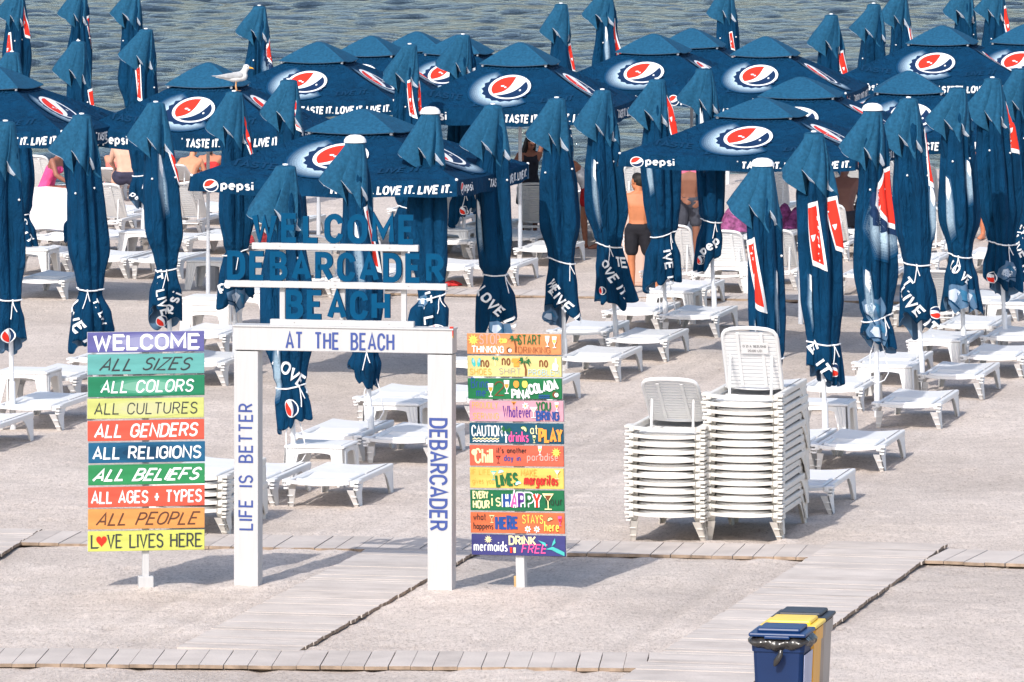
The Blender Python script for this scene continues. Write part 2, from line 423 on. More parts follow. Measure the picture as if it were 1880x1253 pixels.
def sand_material():
    m = bpy.data.materials.new('shell_sand'); m.use_nodes = True; nt = m.node_tree; N = nt.nodes; L = nt.links
    p = N['Principled BSDF']; p.inputs['Roughness'].default_value = 0.95; p.inputs['Specular IOR Level'].default_value = 0.1
    tc = N.new('ShaderNodeTexCoord')
    mpn = N.new('ShaderNodeMapping'); mpn.inputs['Scale'].default_value = (1, .38, 1); L.new(tc.outputs['Object'], mpn.inputs[0])
    def noise(sc, det=4, rough=.6):
        n = N.new('ShaderNodeTexNoise'); n.inputs['Scale'].default_value = sc; n.inputs['Detail'].default_value = det
        n.inputs['Roughness'].default_value = rough
        L.new(mpn.outputs[0] if sc > 20 else tc.outputs['Object'], n.inputs['Vector']); return n
    def ramp(src, stops):
        r = N.new('ShaderNodeValToRGB')
        while len(r.color_ramp.elements) < len(stops): r.color_ramp.elements.new(.5)
        for e, (pos, c) in zip(r.color_ramp.elements, stops): e.position = pos; e.color = c
        L.new(src, r.inputs[0]); return r
    def mixc(kind, fac, a, b):
        x = N.new('ShaderNodeMix'); x.data_type = 'RGBA'; x.blend_type = kind
        if isinstance(fac, float): x.inputs[0].default_value = fac
        else: L.new(fac, x.inputs[0])
        L.new(a, x.inputs[6]); L.new(b, x.inputs[7]); return x.outputs[2]
    big = ramp(noise(0.35, 5).outputs[0], [(.3, (.625, .542, .484, 1)), (.7, (.715, .63, .568, 1))])
    mid = ramp(noise(5.0, 5, .7).outputs[0], [(.3, (.88, .87, .86, 1)), (.68, (1.04, 1.04, 1.04, 1))])
    gr = ramp(noise(34.0, 3, .8).outputs[0], [(.32, (.66, .63, .61, 1)), (.46, (.98, .98, .98, 1)), (.68, (1.14, 1.14, 1.14, 1))])
    c = mixc('MULTIPLY', 1.0, big.outputs[0], mid.outputs[0]); c = mixc('MULTIPLY', 1.0, c, gr.outputs[0])
    vo = N.new('ShaderNodeTexVoronoi'); vo.inputs['Scale'].default_value = 14.0; L.new(tc.outputs['Object'], vo.inputs['Vector'])
    sh = ramp(vo.outputs['Distance'], [(.05, (1, 1, 1, 1)), (.10, (0, 0, 0, 1))])
    sel = ramp(noise(9.0, 2).outputs[0], [(.55, (0, 0, 0, 1)), (.62, (.9, .9, .9, 1))])
    shell = mixc('MULTIPLY', 1.0, sh.outputs[0], sel.outputs[0])
    w = N.new('ShaderNodeRGB'); w.outputs[0].default_value = (.80, .75, .71, 1)
    c = mixc('MIX', shell, c, w.outputs[0])
    # damp strip by the water
    sp = N.new('ShaderNodeSeparateXYZ'); L.new(tc.outputs['Object'], sp.inputs[0])
    mr = N.new('ShaderNodeMapRange'); mr.inputs[1].default_value = 0.02; mr.inputs[2].default_value = -0.12
    L.new(sp.outputs[2], mr.inputs[0])
    wet = N.new('ShaderNodeRGB'); wet.outputs[0].default_value = (.16, .135, .115, 1)
    c = mixc('MIX', mr.outputs[0], c, wet.outputs[0])
    L.new(c, p.inputs['Base Color'])
    bp = N.new('ShaderNodeBump'); bp.inputs['Strength'].default_value = .8; bp.inputs['Distance'].default_value = .03
    n2 = noise(22.0, 6, .75); L.new(n2.outputs[0], bp.inputs['Height']); L.new(bp.outputs[0], p.inputs['Normal'])
    return m
tag(link('sand', me, sand_material()), kind='structure')

# ------------------------------------------------------------------ sea
wx = np.concatenate([[-3000, -500, -100, -40], np.linspace(-24, 24, 420), [40, 100, 500, 3000]])
wy = np.concatenate([[112], np.linspace(116, 235, 900), np.geomspace(236, 6000, 40)])
WX, WY = np.meshgrid(wx, wy)
WZ = -0.30 + 0.16 * vnoise(WX * .16, WY * .28) + 0.16 * vnoise(WX * .5 + 3, WY * .75 + .12 * WX) + 0.12 * vnoise(WX * 1.3, WY * 1.5 + 8)
WZ[(WY > 236)] = -0.30; WZ[np.abs(WX) > 30] = -0.30
me = bpy.data.meshes.new('sea')
me.from_pydata(np.stack([WX, WY, WZ], -1).reshape(-1, 3).tolist(), [], grid_faces(len(wy), len(wx)))
me.polygons.foreach_set('use_smooth', [True] * len(me.polygons))
m = bpy.data.materials.new('sea_water'); m.use_nodes = True; N = m.node_tree.nodes; L = m.node_tree.links; p = N['Principled BSDF']
p.inputs['Base Color'].default_value = (.014, .032, .052, 1); p.inputs['Roughness'].default_value = .07
p.inputs['Specular IOR Level'].default_value = .36; p.inputs['IOR'].default_value = 1.33
tc = N.new('ShaderNodeTexCoord'); mp = N.new('ShaderNodeMapping'); mp.inputs['Scale'].default_value = (1.0, .5, 1.0)
L.new(tc.outputs['Object'], mp.inputs[0])
n1 = N.new('ShaderNodeTexNoise'); n1.inputs['Scale'].default_value = 2.9; n1.inputs['Detail'].default_value = 7; n1.inputs['Roughness'].default_value = .62
L.new(mp.outputs[0], n1.inputs['Vector'])
bp = N.new('ShaderNodeBump'); bp.inputs['Strength'].default_value = 1.0; bp.inputs['Distance'].default_value = 1.15
L.new(n1.outputs[0], bp.inputs['Height']); L.new(bp.outputs[0], p.inputs['Normal'])
tag(link('sea', me, m), kind='structure')

# ------------------------------------------------------------------ boardwalks
M_DECK = [mat('weathered_board', (.555, .495, .452, 1), .85, .15, .08, 2.2, .5, 26.0, stretch=(1, 1, 1)),
          mat('grey_board', (.53, .47, .428, 1), .85, .15, .09, 2.6, .5, 24.0),
          mat('pale_board', (.578, .518, .474, 1), .85, .15, .07, 2.0, .5, 30.0)]
M_EDGE = mat('board_edge', (.34, .255, .19, 1), .9, .2, .2, 9.0)
_A = Vector((math.cos(PHI), -math.sin(PHI), 0)); _B = Vector((math.sin(PHI), math.cos(PHI), 0))
def boardwalk(p0, p1, width, bw, seed, lift=0.05, left=True, ragged=0.008, gap=.004):
    """planks laid across a strip from p0 to p1 (centre line at one edge); each plank a little different"""
    rng = random.Random(seed); d = (p1 - p0); n = max(1, int(d.length / bw)); d.normalize(); s = Vector((-d.y, d.x, 0))
    if not left: s = -s
    mb = MB()
    L = (p1 - p0).length; x = 0.0
    while x < L:
        w = bw * rng.uniform(.93, 1.05)
        e0 = rng.uniform(-ragged, ragged); e1 = rng.uniform(-ragged, ragged)
        a = p0 + d * (x + gap * rng.uniform(.3, 1.6)); b = p0 + d * (x + w)
        gz = lift + rng.uniform(-.0025, .0025); tl = rng.uniform(-.0015, .0015)
        q = [a + s * e0, b + s * (e0 + rng.uniform(-.006, .006)), b + s * (width + e1), a + s * (width + e1)]
        zt = [gz + tl, gz - tl, gz - tl, gz + tl]
        vs = [(c.x, c.y, z) for c, z in zip(q, zt)] + [(c.x, c.y, z - .03) for c, z in zip(q, zt)]
        mi = rng.choice((0, 0, 1, 2, 2))
        mb.add(vs, [(0, 1, 2, 3)], mi); mb.add(vs, [(4, 7, 6, 5), (0, 4, 5, 1), (2, 6, 7, 3)], 3); mb.add(vs, [(1, 5, 6, 2), (3, 7, 4, 0)], mi)
        x += w
    for t in (.12, .5, .88):                                       # joists below
        c = p0 + s * (width * t); q = [c, c + d * L, c + d * L + s * .06, c + s * .06]
        mb.add([(v.x, v.y, lift - .034) for v in q] + [(v.x, v.y, -.06) for v in q], [(0, 1, 2, 3), (0, 4, 5, 1), (1, 5, 6, 2), (2, 6, 7, 3), (3, 7, 4, 0)], 3)
    o = mb.build('boardwalk', M_DECK + [M_EDGE]); o['kind'] = 'structure'
    return o
def along(p, y_from_px=None): return p
# near cross walk, far cross walk (two stretches), the two walks that run towards the sea, a stub at the left edge and one far back
a = P(-60, 1227); b = P(1212, 1236); boardwalk(a, b, .98, .20, 1, .04, gap=.008)
a = P(30, 1003); b = P(1502, 1031); boardwalk(a, b, 1.02, .21, 2, .036, gap=.008)
a = P(1694, 1036); b = P(1960, 1046); boardwalk(a, b, .98, .21, 3, .036, gap=.008)
a = P(548, 1203); b = P(872, 1021.5); boardwalk(a, b, 1.08, .135, 4, .042, gap=.003)
a = P(1518 - 1.39 * 110, 1165 + 110); b = P(1735, 1009); boardwalk(a, b, 1.12, .135, 5, .045, gap=.003)
a = P(-80, 1075); b = P(74, 981); boardwalk(a, b, 1.12, .135, 6, .045)
a = P(640, 541); b = P(1660, 558); boardwalk(a, b, 1.0, .20, 7, .03)
# ------------------------------------------------------------------ sun lounger
MP = [M_PLAST, M_PLASTY]
LW, LL, LZ = 0.36, 1.82, 0.31           # half width, length, height of the rail
def lounger_meshes():
    out = {}
    # side rails with the two ends: the moulded frame
    mb = MB()
    for sx in (-1, 1):
        x = sx * (LW - .025)
        mb.box((x, LL / 2, LZ - .03), (.05, LL - .02, .06), bev=.012)
        mb.box((sx * (LW + .012), .10, LZ - .012), (.07, .17, .03), bev=.008)      # end brackets
        mb.box((sx * (LW + .012), .10, LZ - .055), (.055, .15, .022), bev=.006)
        mb.box((sx * (LW + .012), .10, LZ - .09), (.045, .13, .02), bev=.006)
    for y, s in ((.03, .018), (LL - .03, .024)):
        n = 9; vs = []; fs = []
        for i in range(n):                                         # end rail, hanging lower in the middle
            t = i / (n - 1); x = (t * 2 - 1) * (LW - .05); dz = -s * (1 - (2 * t - 1) ** 2)
            for (dy, z) in ((-.028, LZ - .004), (.028, LZ - .004), (.020, LZ - .038), (-.024, LZ - .038)): vs.append((x, y + dy, z + dz))
        for i in range(n - 1):
            for k in range(4): fs.append((i * 4 + k, i * 4 + (k + 1) % 4, i * 4 + 4 + (k + 1) % 4, i * 4 + 4 + k))
        mb.add(vs, fs)
    out['frame'] = mb.mesh('frame')
    # slatted lying surface of the foot half
    def slats(y0, y1, n, dip):
        mb = MB(); st = (y1 - y0) / n; w = st * .93
        for i in range(n):
            yc = y0 + st * (i + .5); m = 7; vs = []; fs = []
            for k in range(m):
                t = k / (m - 1); x = (t * 2 - 1) * (LW - .055); z = LZ + .004 - dip * (1 - (2 * t - 1) ** 2)
                vs += [(x, yc - w / 2, z), (x, yc + w / 2, z), (x, yc + w / 2 - .006, z - .016), (x, yc - w / 2 + .006, z - .016)]
            for k in range(m - 1):
                for q in range(4): fs.append((k * 4 + q, k * 4 + (q + 1) % 4, k * 4 + 4 + (q + 1) % 4, k * 4 + 4 + q))
            mb.add(vs, fs)
        return mb
    mb = slats(.80, LL - .065, 17, .022)
    out['seat'] = mb.mesh('seat')
    # back panel: rounded top, slats; origin at its hinge, lying along -y
    mb = MB(); BL = .74; w = LW - .088
    pts = [(-w, 0, 0), (-w, -BL + .15, 0)] + [(p[0] if abs(p[0]) < w * .99 else p[0], p[1], 0) for p in [(-w, -BL + .13), (-w * .97, -BL + .075), (-w * .88, -BL + .035), (-w * .68, -BL + .012), (-w * .35, -BL), (0, -BL - .003), (w * .35, -BL), (w * .68, -BL + .012), (w * .88, -BL + .035), (w * .97, -BL + .075), (w, -BL + .13)]] + [(w, -BL + .15, 0), (w, 0, 0)]
    mb.tube(pts, .022, 6)
    n = 15
    for i in range(n):
        y = -.03 - (BL - .09) * i / (n - 1); hw = w - .015
        if y < -BL + .10: hw = w * .86
        z = -.012 * math.sin(PI * i / (n - 1))
        mb.box((0, y, z), (2 * hw, (BL - .09) / (n - 1) * .80, .014))
    for sx in (-.12, .12): mb.box((sx, -BL / 2, -.018), (.03, BL - .1, .018))
    out['backrest'] = mb.mesh('backrest')
    # stay that props the raised back
    mb = MB(); mb.tube([(-.21, 0, 0), (-.21, -.40, 0)], .014, 6); mb.tube([(.21, 0, 0), (.21, -.40, 0)], .014, 6); mb.tube([(-.21, -.40, 0), (.21, -.40, 0)], .012, 6)
    out['stay'] = mb.mesh('stay')
    # legs: outside plate with a wide top running into the arch between the legs, ribbed end face
    def leg(near, sx):
        mb = MB(); th = .012; sp = .12
        def X(z): return sx * (LW - .012 + (LZ - .03 - z) * sp)
        if near: prof = [(.03, LZ - .02), (.62, LZ - .02), (.50, LZ - .045), (.42, LZ - .085), (.35, LZ - .15), (.30, .0), (.20, .0), (.05, LZ - .10)]
        else: prof = [(LL - .02, LZ - .02), (LL - .02, LZ - .10), (LL - .10, 0), (LL - .20, 0), (LL - .28, LZ - .15), (LL - .36, LZ - .085), (LL - .46, LZ - .045), (LL - .58, LZ - .02)]
        m = len(prof); vs = [(X(z), y, z) for y, z in prof] + [(X(z) + sx * -th, y, z) for y, z in prof]
        fs = [(i, (i + 1) % m, m + (i + 1) % m, m + i) for i in range(m)]
        mb.add(vs, fs); tri = tessellate_polygon([[Vector((p[0], p[1], 0)) for p in prof]])
        mb.add(vs[:m], tri); mb.add(vs[m:], [t[::-1] for t in tri])
        # flange facing the end
        ye0, ye1 = (.05, .20) if near else (LL - .05, LL - .10)
        zt = LZ - .10; fl = .085; tp = .045
        q = [(X(zt), ye0, zt), (X(zt) - sx * fl, ye0, zt), (X(0) - sx * (fl - .035), ye1, 0), (X(0), ye1, 0)]
        d = .022 if near else -.022
        vs = q + [(a, b + d, c) for a, b, c in q]
        mb.add(vs, [(0, 1, 2, 3), (7, 6, 5, 4), (0, 4, 5, 1), (1, 5, 6, 2), (2, 6, 7, 3), (3, 7, 4, 0)])
        if near:
            for k in range(2):
                z = .06 + k * .08; y = .20 - (z / zt) * .15
                xa = X(z); mb.box((xa - sx * (fl - .03) / 2, y - .004, z), (fl - .025, .008, .008))
        return mb
    for near in (0, 1):
        for sx in (-1, 1): out[('leg', near, sx)] = leg(near, sx).mesh('leg')
    return out
LM = lounger_meshes()
OLD = {}
for _k in [k for k in LM if k == 'frame' or isinstance(k, tuple)]:
    OLD[_k] = LM[_k].copy(); OLD[_k].materials.append(M_PLASTY)
def child(name, me, parent, mats=None):
    if not me.materials:
        for m_ in (mats or [M_PLAST]): me.materials.append(m_)
    o = bpy.data.objects.new(name, me); COL.objects.link(o); o.parent = parent; return o
def lounger(loc, rz, label, group, back=0.0, cat='sun lounger', old=False):
    t = empty('sun_lounger', loc, rz, label, cat, group)
    child('frame', OLD['frame'] if old else LM['frame'], t); child('seat', LM['seat'], t)
    b = child('backrest', LM['backrest'], t); b.location = (0, .80, LZ - .012); b.rotation_euler = (-back, 0, 0)
    if back > .2:
        s = child('stay', LM['stay'], b); s.location = (0, -.42, -.025)
        s.rotation_euler = (PI / 2 + back - .12, 0, 0)
    for near in (1, 0):
        for sx in (-1, 1): child('leg', (OLD if old else LM)[('leg', near, sx)], t)
    return t
def lounger_at(px, py, label, group='flat white loungers set out on the sand', back=0.0, rz=None, tilt=0.0):
    """px, py: where the near right-hand foot stands in the picture"""
    a = -PHI if rz is None else rz
    p = P(px, py); off = Matrix.Rotation(a, 3, 'Z') @ Vector((LW + .03, .22, 0)); q = p - off
    q.z = float(ground_z(q.x, q.y + .8)) * .5 - .012
    o = lounger(q, a, label, group, back)
    return o

# ------------------------------------------------------------------ low square plastic table
def table_meshes():
    out = {}; w, h = .33, .44
    mb = MB(); mb.box((0, 0, h - .012), (2 * w, 2 * w, .03), bev=.012)
    mb.box((0, 0, h + .006), (2 * w - .10, 2 * w - .10, .006))
    out['table_top'] = mb.mesh('table_top')
    mb = MB()
    for k in range(4):                                              # arched aprons
        n = 10; prof = [(-w + .05, h - .03), (w - .05, h - .03)] + [(p[0], p[1]) for p in arc(0, h - .115, w - .10, .055, 0, 180, n)]
        prof = [(-w + .05, h - .03), (w - .05, h - .03), (w - .05, h - .13)] + arc(0, h - .13, w - .09, .06, 0, 180, n) + [(-w + .05, h - .13)]
        sub = MB(); sub.prism(prof, -w + .012, -w + .030, 'y')
        M3 = Matrix.Rotation(k * PI / 2, 3, 'Z'); mb.add([M3 @ Vector(v) for v in sub.v], sub.f)
    out['apron'] = mb.mesh('apron')
    for k, (sx, sy) in enumerate(((-1, -1), (1, -1), (1, 1), (-1, 1))):
        mb = MB()
        # corner leg: an angle with ribs, tapering down
        for ax in (0, 1):
            q = []
            for z, ww, o in ((h - .03, .16, 0.0), (0.0, .085, .022)):
                if ax == 0: q += [(sx * (w - .008 + o), sy * (w - .008 + o), z), (sx * (w - .008 + o - ww), sy * (w - .008 + o), z)]
                else: q += [(sx * (w - .008 + o), sy * (w - .008 + o), z), (sx * (w - .008 + o), sy * (w - .008 + o - ww), z)]
            d = Vector((0, -sy * .02, 0)) if ax == 0 else Vector((-sx * .02, 0, 0))
            vs = [Vector(v) for v in q] + [Vector(v) + d for v in q]
            mb.add(vs, [(0, 1, 3, 2), (4, 6, 7, 5), (0, 4, 5, 1), (1, 5, 7, 3), (3, 7, 6, 2), (2, 6, 4, 0)])
            for j in range(3):
                t = .25 + .25 * j
                a0 = Vector(q[0]).lerp(Vector(q[1]), t); a1 = Vector(q[2]).lerp(Vector(q[3]), t)
                mb.tube([a0 + d * -.15, a1 + d * -.15], .008, 5)
        out[('leg', k)] = mb.mesh('leg')
    return out
TM = table_meshes()
def table_at(px, py, label, z=0.0, rz=None, group='low white plastic tables between the loungers'):
    """px, py: middle of the table's footprint in the picture"""
    p = P(px, py); p.z = z - .01
    t = empty('plastic_table', p, -PHI if rz is None else rz, label, 'table', group)
    child('table_top', TM['table_top'], t); child('apron', TM['apron'], t)
    for k in range(4): child('leg', TM[('leg', k)], t)
    return t
# ------------------------------------------------------------------ folded parasol
def smooth_interp(z, zs, rs):
    i = np.clip(np.searchsorted(zs, z) - 1, 0, len(zs) - 2)
    zs = np.asarray(zs); rs = np.asarray(rs)
    t = np.clip((z - zs[i]) / (zs[i + 1] - zs[i]), 0, 1); t = t * t * (3 - 2 * t)
    return rs[i] * (1 - t) + rs[i + 1] * t
def sharp(a): return np.sign(a) * np.abs(a) ** 0.7
def closed_parasol(xt, yt, xb, yb, tie, bot, label, seed, dome=False, prints=(), wide=1.0, flare=.0, cord=False, cat='parasol',
                   group='folded blue parasols tied with white cord', lining=0.0, capdrop=0.0, ties=True):
    """xt,yt top in the picture; xb,yb foot of the pole; tie and bot are picture heights of the cord and of the lowest cloth"""
    rng = random.Random(seed); base = P(xb, yb); D = base.y
    s = FPX / D; h = (yb - yt) / s; z_tie = (yb - tie) / s; z_bot = (yb - bot) / s
    topx = (xt - CX) * D / FPX - base.x
    root = empty('folded_parasol', (base.x, base.y, 0), 0, label, cat, group)
    ph = [rng.uniform(0, 6.28) for _ in range(8)]; n1 = rng.choice((6, 8, 10)); n2 = rng.choice((2, 3, 4)); tw = rng.uniform(-.5, .5)
    sway = rng.uniform(-.03, .03)
    L = h - z_tie
    zs = [z_bot - .4, z_bot - .02, z_tie - .42 * (z_tie - z_bot), z_tie - .05, z_tie, z_tie + .10, z_tie + .22 * L, z_tie + .45 * L, h - .30 * L, h - .42, h - .10]
    tr = .148 if ties else .2
    rs = [.205 + flare, .20 + flare, (.205 + flare * .5), .16, tr, .18, .232, .222, .19, .165, .10]
    rs = [r * wide * .95 * rng.uniform(.88, 1.1) for r in rs]; hang = rng.uniform(-.075, .03)
    az = [z_bot - .4, z_bot, z_tie, z_tie + .3 * L, h - .4 * L, h - .1]; am = [.58, .50, .24, .50, .46, .14]
    def axis(z): return topx * (z / h) + sway * np.sin(PI * np.clip((z - z_bot) / (h - z_bot), 0, 1)) + hang * np.clip((z_tie - z) / .6, 0, 1.2) ** .8
    def rad(th, z):
        a = smooth_interp(z, az, am)
        f = .75 * (1.6 * np.abs(np.sin((n1 * th + ph[0] + tw * z + .5 * np.sin(2 * th + ph[4])) / 2)) - 1.0) + .55 * np.sin(n2 * th + ph[1] - 1.1 * tw * z) + .22 * np.sin(13 * th + ph[2] + 1.3 * z) * (.6 + .4 * np.sin(2.2 * z + ph[6])) + .14 * np.sin(4.2 * z + 2 * th + ph[3])
        return smooth_interp(z, zs, rs) * (1 + a * .62 * f)
    def surf(th, z, off=0.0):
        r = rad(th, z) + off
        return np.stack([axis(z) + r * np.cos(th), r * np.sin(th), z + 0 * th], -1)
    NT = 168; th = np.linspace(0, 2 * PI, NT, endpoint=False)
    lob = .5 + .5 * np.sin(2 * th + ph[4]); lob = .65 * lob + .35 * (.5 + .5 * np.sin(5 * th + ph[5]))
    zb = z_bot + (.30 - .06 * rng.random()) * (z_tie - z_bot) * (1 - lob) + .018 * np.sin(9 * th + ph[6]) + .11 * np.sin(th + ph[7])
    rows = [surf(th, np.full(NT, z)) for z in np.linspace(h - .10, z_tie, 44)]
    for u in np.linspace(0, 1, 20)[1:]: rows.append(surf(th, z_tie + (zb - z_tie) * u))
    nr = len(rows)
    ins = [surf(th, z_tie + (zb - z_tie) * u, -.010) for u in np.linspace(1, 0.05, 12)]
    V = np.concatenate([np.concatenate(rows), np.concatenate(ins)])
    F = grid_faces(nr + len(ins), NT, True)
    me = bpy.data.meshes.new('canopy'); me.from_pydata(V.tolist(), [], F)
    mi = [0] * ((nr - 1) * NT) + [1] * (len(ins) * NT)
    me.polygons.foreach_set('material_index', mi); me.polygons.foreach_set('use_smooth', [True] * len(F))
    can = link('canopy', me, [M_CLOTH, M_LINING], root)
    # wind vent: the cape at the top, its corners blown to one side, pale lining under the hem
    wv = rng.uniform(-.15, .15); NV = 120; tv = np.linspace(0, 2 * PI, NV, endpoint=False)
    dv = np.angle(np.exp(1j * (tv - (PI + wv)))) / PI                # 0 at the windward corner, +-1 opposite
    laps = [R(168 + rng.uniform(-6, 10)), R(rng.uniform(222, 246)), R(rng.uniform(274, 302)), R(344 + rng.uniform(-6, 8)), R(430), R(528)]
    tooth = np.ones(NV); first = np.zeros(NV)
    for q in range(5):                                              # cloth laid in laps, each starting with a ridge
        m = ((tv >= laps[q]) & (tv < laps[q + 1])) | ((tv + 2 * PI >= laps[q]) & (tv + 2 * PI < laps[q + 1]))
        t_ = np.where(tv >= laps[q], tv, tv + 2 * PI); tooth[m] = ((t_ - laps[q]) / (laps[q + 1] - laps[q]))[m]
        first[m] = (1.0, .75, .55, .12, .25)[q]
    twist = rng.uniform(.45, .8); right = np.clip((np.cos(tv) + .25) / 1.25, 0, 1)
    drop = .40 + capdrop + .16 * right + (.30 - .10 * right) * tooth * np.where(first > .3, 1, .3) + rng.uniform(-.03, .03)
    flare_c = .145 * np.exp(-((dv - .02) / .15) ** 2)
    rb = rad(tv, h - drop) + .018
    rows = []
    for u in np.linspace(0, 1, 22):
        r0 = (.112 * (1 - u) + u * rb); r0 = r0 + flare_c * u ** 1.1 + (.13 * first * (1 - tooth) ** 1.5 - .015) * u * (1.25 - .25 * u)
        z = h - drop * u ** .96
        ag = tv + twist * (1 - u); rows.append(np.stack([axis(z) + r0 * np.cos(ag), r0 * np.sin(ag), z], -1))
    lastz = h - drop
    top = [np.stack([axis(h) + k * .112 * np.cos(tv), k * .112 * np.sin(tv), np.full(NV, h + dz)], -1) for k, dz in ((.02, .022), (.5, .018), (.9, .008))]
    hem = []
    for u in np.linspace(0, 1, 5):
        rr = rows[-1]; r_end = np.maximum(.10, rad(tv, lastz + .03) * .96)
        r1 = np.hypot(rr[:, 0] - axis(lastz), rr[:, 1])
        dd = .006 + .14 * np.clip(1 - np.abs(tooth - .12) / .42, 0, 1) * np.where(first > .3, first, 0)
        r = r1 * (1 - u) + r_end * u; z = lastz - .004 - dd * u
        hem.append(np.stack([axis(z) + r * np.cos(tv), r * np.sin(tv), z], -1))
    V = np.concatenate(top + rows + hem); nrow = len(top) + len(rows) + len(hem); F = grid_faces(nrow, NV, True)
    me = bpy.data.meshes.new('wind_vent'); me.from_pydata(V.tolist(), [], F)
    k = (len(top) + len(rows) - 1) * NV
    lit = (np.abs(tooth - .14) < .30) & (first > .3)                # lining shows only where a lap lifts
    hm = np.where(lit, 1, 0).tolist() * (len(hem) - 1) + np.where(lit, 1, 0).tolist()
    me.polygons.foreach_set('material_index', [0] * k + (hm + [0] * len(F))[:len(F) - k]); me.polygons.foreach_set('use_smooth', [True] * len(F))
    link('wind_vent', me, [M_VENT, M_LININGW], root)
    # pole, finial, cord, little white studs
    mb = MB(); mb.tube([(0, 0, -.15), (topx * .25, 0, h * .25), (topx * .98, 0, h - .02)], .027, 12)
    mb.tube([(0, 0, -.1), (topx * .12, 0, min(.55, z_bot * .7))], .036, 12)
    mb.build('pole', M_POLE, root)
    mb = MB()
    if dome: mb.lathe([(.125, h + .0), (.122, h + .03), (.10, h + .062), (.06, h + .082), (.0, h + .088)], 20, 0, (topx, 0, 0))
    else: mb.lathe([(.03, h + .01), (.03, h + .034), (.0, h + .037)], 12, 0, (topx, 0, 0))
    mb.build('finial', M_WHITEP, root)
    if ties:
        sl = rng.uniform(-.05, .05); pts = []
        for a in np.linspace(0, 2 * PI, 40, endpoint=False):
            zz = z_tie + sl * math.cos(a) - .018 * max(0, math.cos(a + PI / 2)) ** 2
            q = surf(np.array([a]), np.array([zz]), .010)[0]; pts.append(tuple(q))
        mb = MB(); mb.tube(pts, .0095, 6, closed=True)
        a0 = rng.uniform(-2.3, -.8)
        for k_ in (0, 1):
            q = [surf(np.array([a0 + .06 * k_ + .05 * t_ * (1 - 2 * k_)]), np.array([z_tie + sl * math.cos(a0) - .035 * t_ * (1 + k_ * .6)]), .012 + .008 * t_)[0] for t_ in range(5)]
            mb.tube([tuple(v_) for v_ in q], .006, 5)
        mb.build('tie_cord', M_CORD, root)
    if cord:
        mb = MB(); r0 = .10
        for sx in (-1, 1):
            pts = [(sx * .03, -.03, z_bot + .10), (sx * .09, -.05, z_bot - .08), (sx * (.105 + .02 * sx), -.05, z_bot - .30), (sx * .08, -.05, z_bot - .38), (sx * .02, -.045, z_bot - .41)]
            mb.tube(pts, .007, 6)
        mb.build('pull_rope', M_CORD, root)
    mb = MB()
    for a, z in ((-.55 - rng.random() * .3, h - .86 - .1 * rng.random()), (-1.6 - rng.random(), h - .92)):
        q = surf(np.array([a]), np.array([z]), .012)[0]; mb.lathe([(.0, -.014), (.012, -.008), (.014, 0), (.012, .008), (.0, .014)], 8, 0, q)
    mb.build('stud', M_WHITEP, root)
    # printed emblem pieces and words, lying on the folded cloth
    ref = .21 * wide
    def on(th0, z0, rot=0.0):
        c, n = math.cos(rot), math.sin(rot)
        def fn(u, v, o):
            uu = u * c - v * n; vv = u * n + v * c
            q = surf(np.array([th0 + uu / ref]), np.array([z0 + vv]), .012 + o)[0]; return (float(q[0]), float(q[1]), float(q[2]))
        return fn
    for pr in prints:
        kind, deg, frac = pr[0], pr[1], pr[2]; sc = pr[3] if len(pr) > 3 else 1.0
        a = R(deg - 90)
        art = Art()
        if kind == 'strip':                                         # a sliver of the badge between two folds
            z = z_tie + frac * L
            art.poly([(-.055, .33), (.06, .36), (.085, -.30), (-.02, -.24)], M_WHITEP)
            art.poly([(-.035, .29), (.045, .315), (.065, -.24), (-.015, -.19)], M_RED)
            art.poly([(-.012, .04), (.022, .05), (.012, .0), (.0, -.02)], M_WHITEP)
            rot = R(pr[4] if len(pr) > 4 else 4)
            fn = on(a, z, rot); art.v = [(x * sc * .92, y * sc * .92, l) for x, y, l in art.v]; nm = 'print'
        elif kind == 'half':                                        # half of the badge with serrated rim and pale spray
            z = z_tie + frac * L
            art.spray([(-.17, -.22), (-.12, .06), (.12, .0), (.17, -.40), (.05, -.52), (-.08, -.48)])
            jagp = [(-.10, .12), (-.135, .02), (-.11, -.02), (-.135, -.08), (-.10, -.12), (-.10, -.19), (-.05, -.20), (-.03, -.27), (.02, -.25), (.06, -.31), (.10, -.28), (.14, -.30), (.14, .2)]
            art.poly(jagp, M_NAVYP)
            art.poly([(.13, .36), (.03, .30), (-.06, .16), (-.08, .0), (-.02, -.12), (.06, -.20), (.13, -.24)], M_WHITEP)
            art.poly([(.13, .32), (.05, .27), (-.03, .14), (-.05, .0), (.0, -.09), (.07, -.16), (.13, -.19)], M_RED)
            fn = on(a, z, 0); art.v = [(x * sc * .92, y * sc * .92, l) for x, y, l in art.v]; nm = 'print'
        elif kind == 'spray':
            z = z_tie + frac * L
            art.spray([(-.05, .40), (.02, .36), (.055, .0), (.06, -.38), (-.02, -.46), (-.06, -.05)], 8, 0, 6)
            art.poly([(-.03, .42), (.0, .38), (.025, .22), (.0, .08), (-.035, .2)], M_WHITEP)
            fn = on(a, z, R(pr[4]) if len(pr) > 4 else 0); art.v = [(x * sc * .92, y * sc * .92, l) for x, y, l in art.v]; nm = 'print'
        elif kind == 'globe':
            z = z_bot + frac * (z_tie - z_bot); art.globe(0, 0, .085, R(60)); fn = on(a, z, R(pr[4]) if len(pr) > 4 else 0)
            art.v = [(x * sc * .92, y * sc * .92, l) for x, y, l in art.v]; nm = 'print'
        elif kind == 'lining':
            z = z_bot + frac * (z_tie - z_bot)
            art.poly([(-.15, .10), (-.05, .15), (.05, .13), (.10, .16), (.16, .03), (.12, -.10), (.04, -.13), (-.02, -.19), (-.06, -.09), (-.12, -.06)], M_LINING)
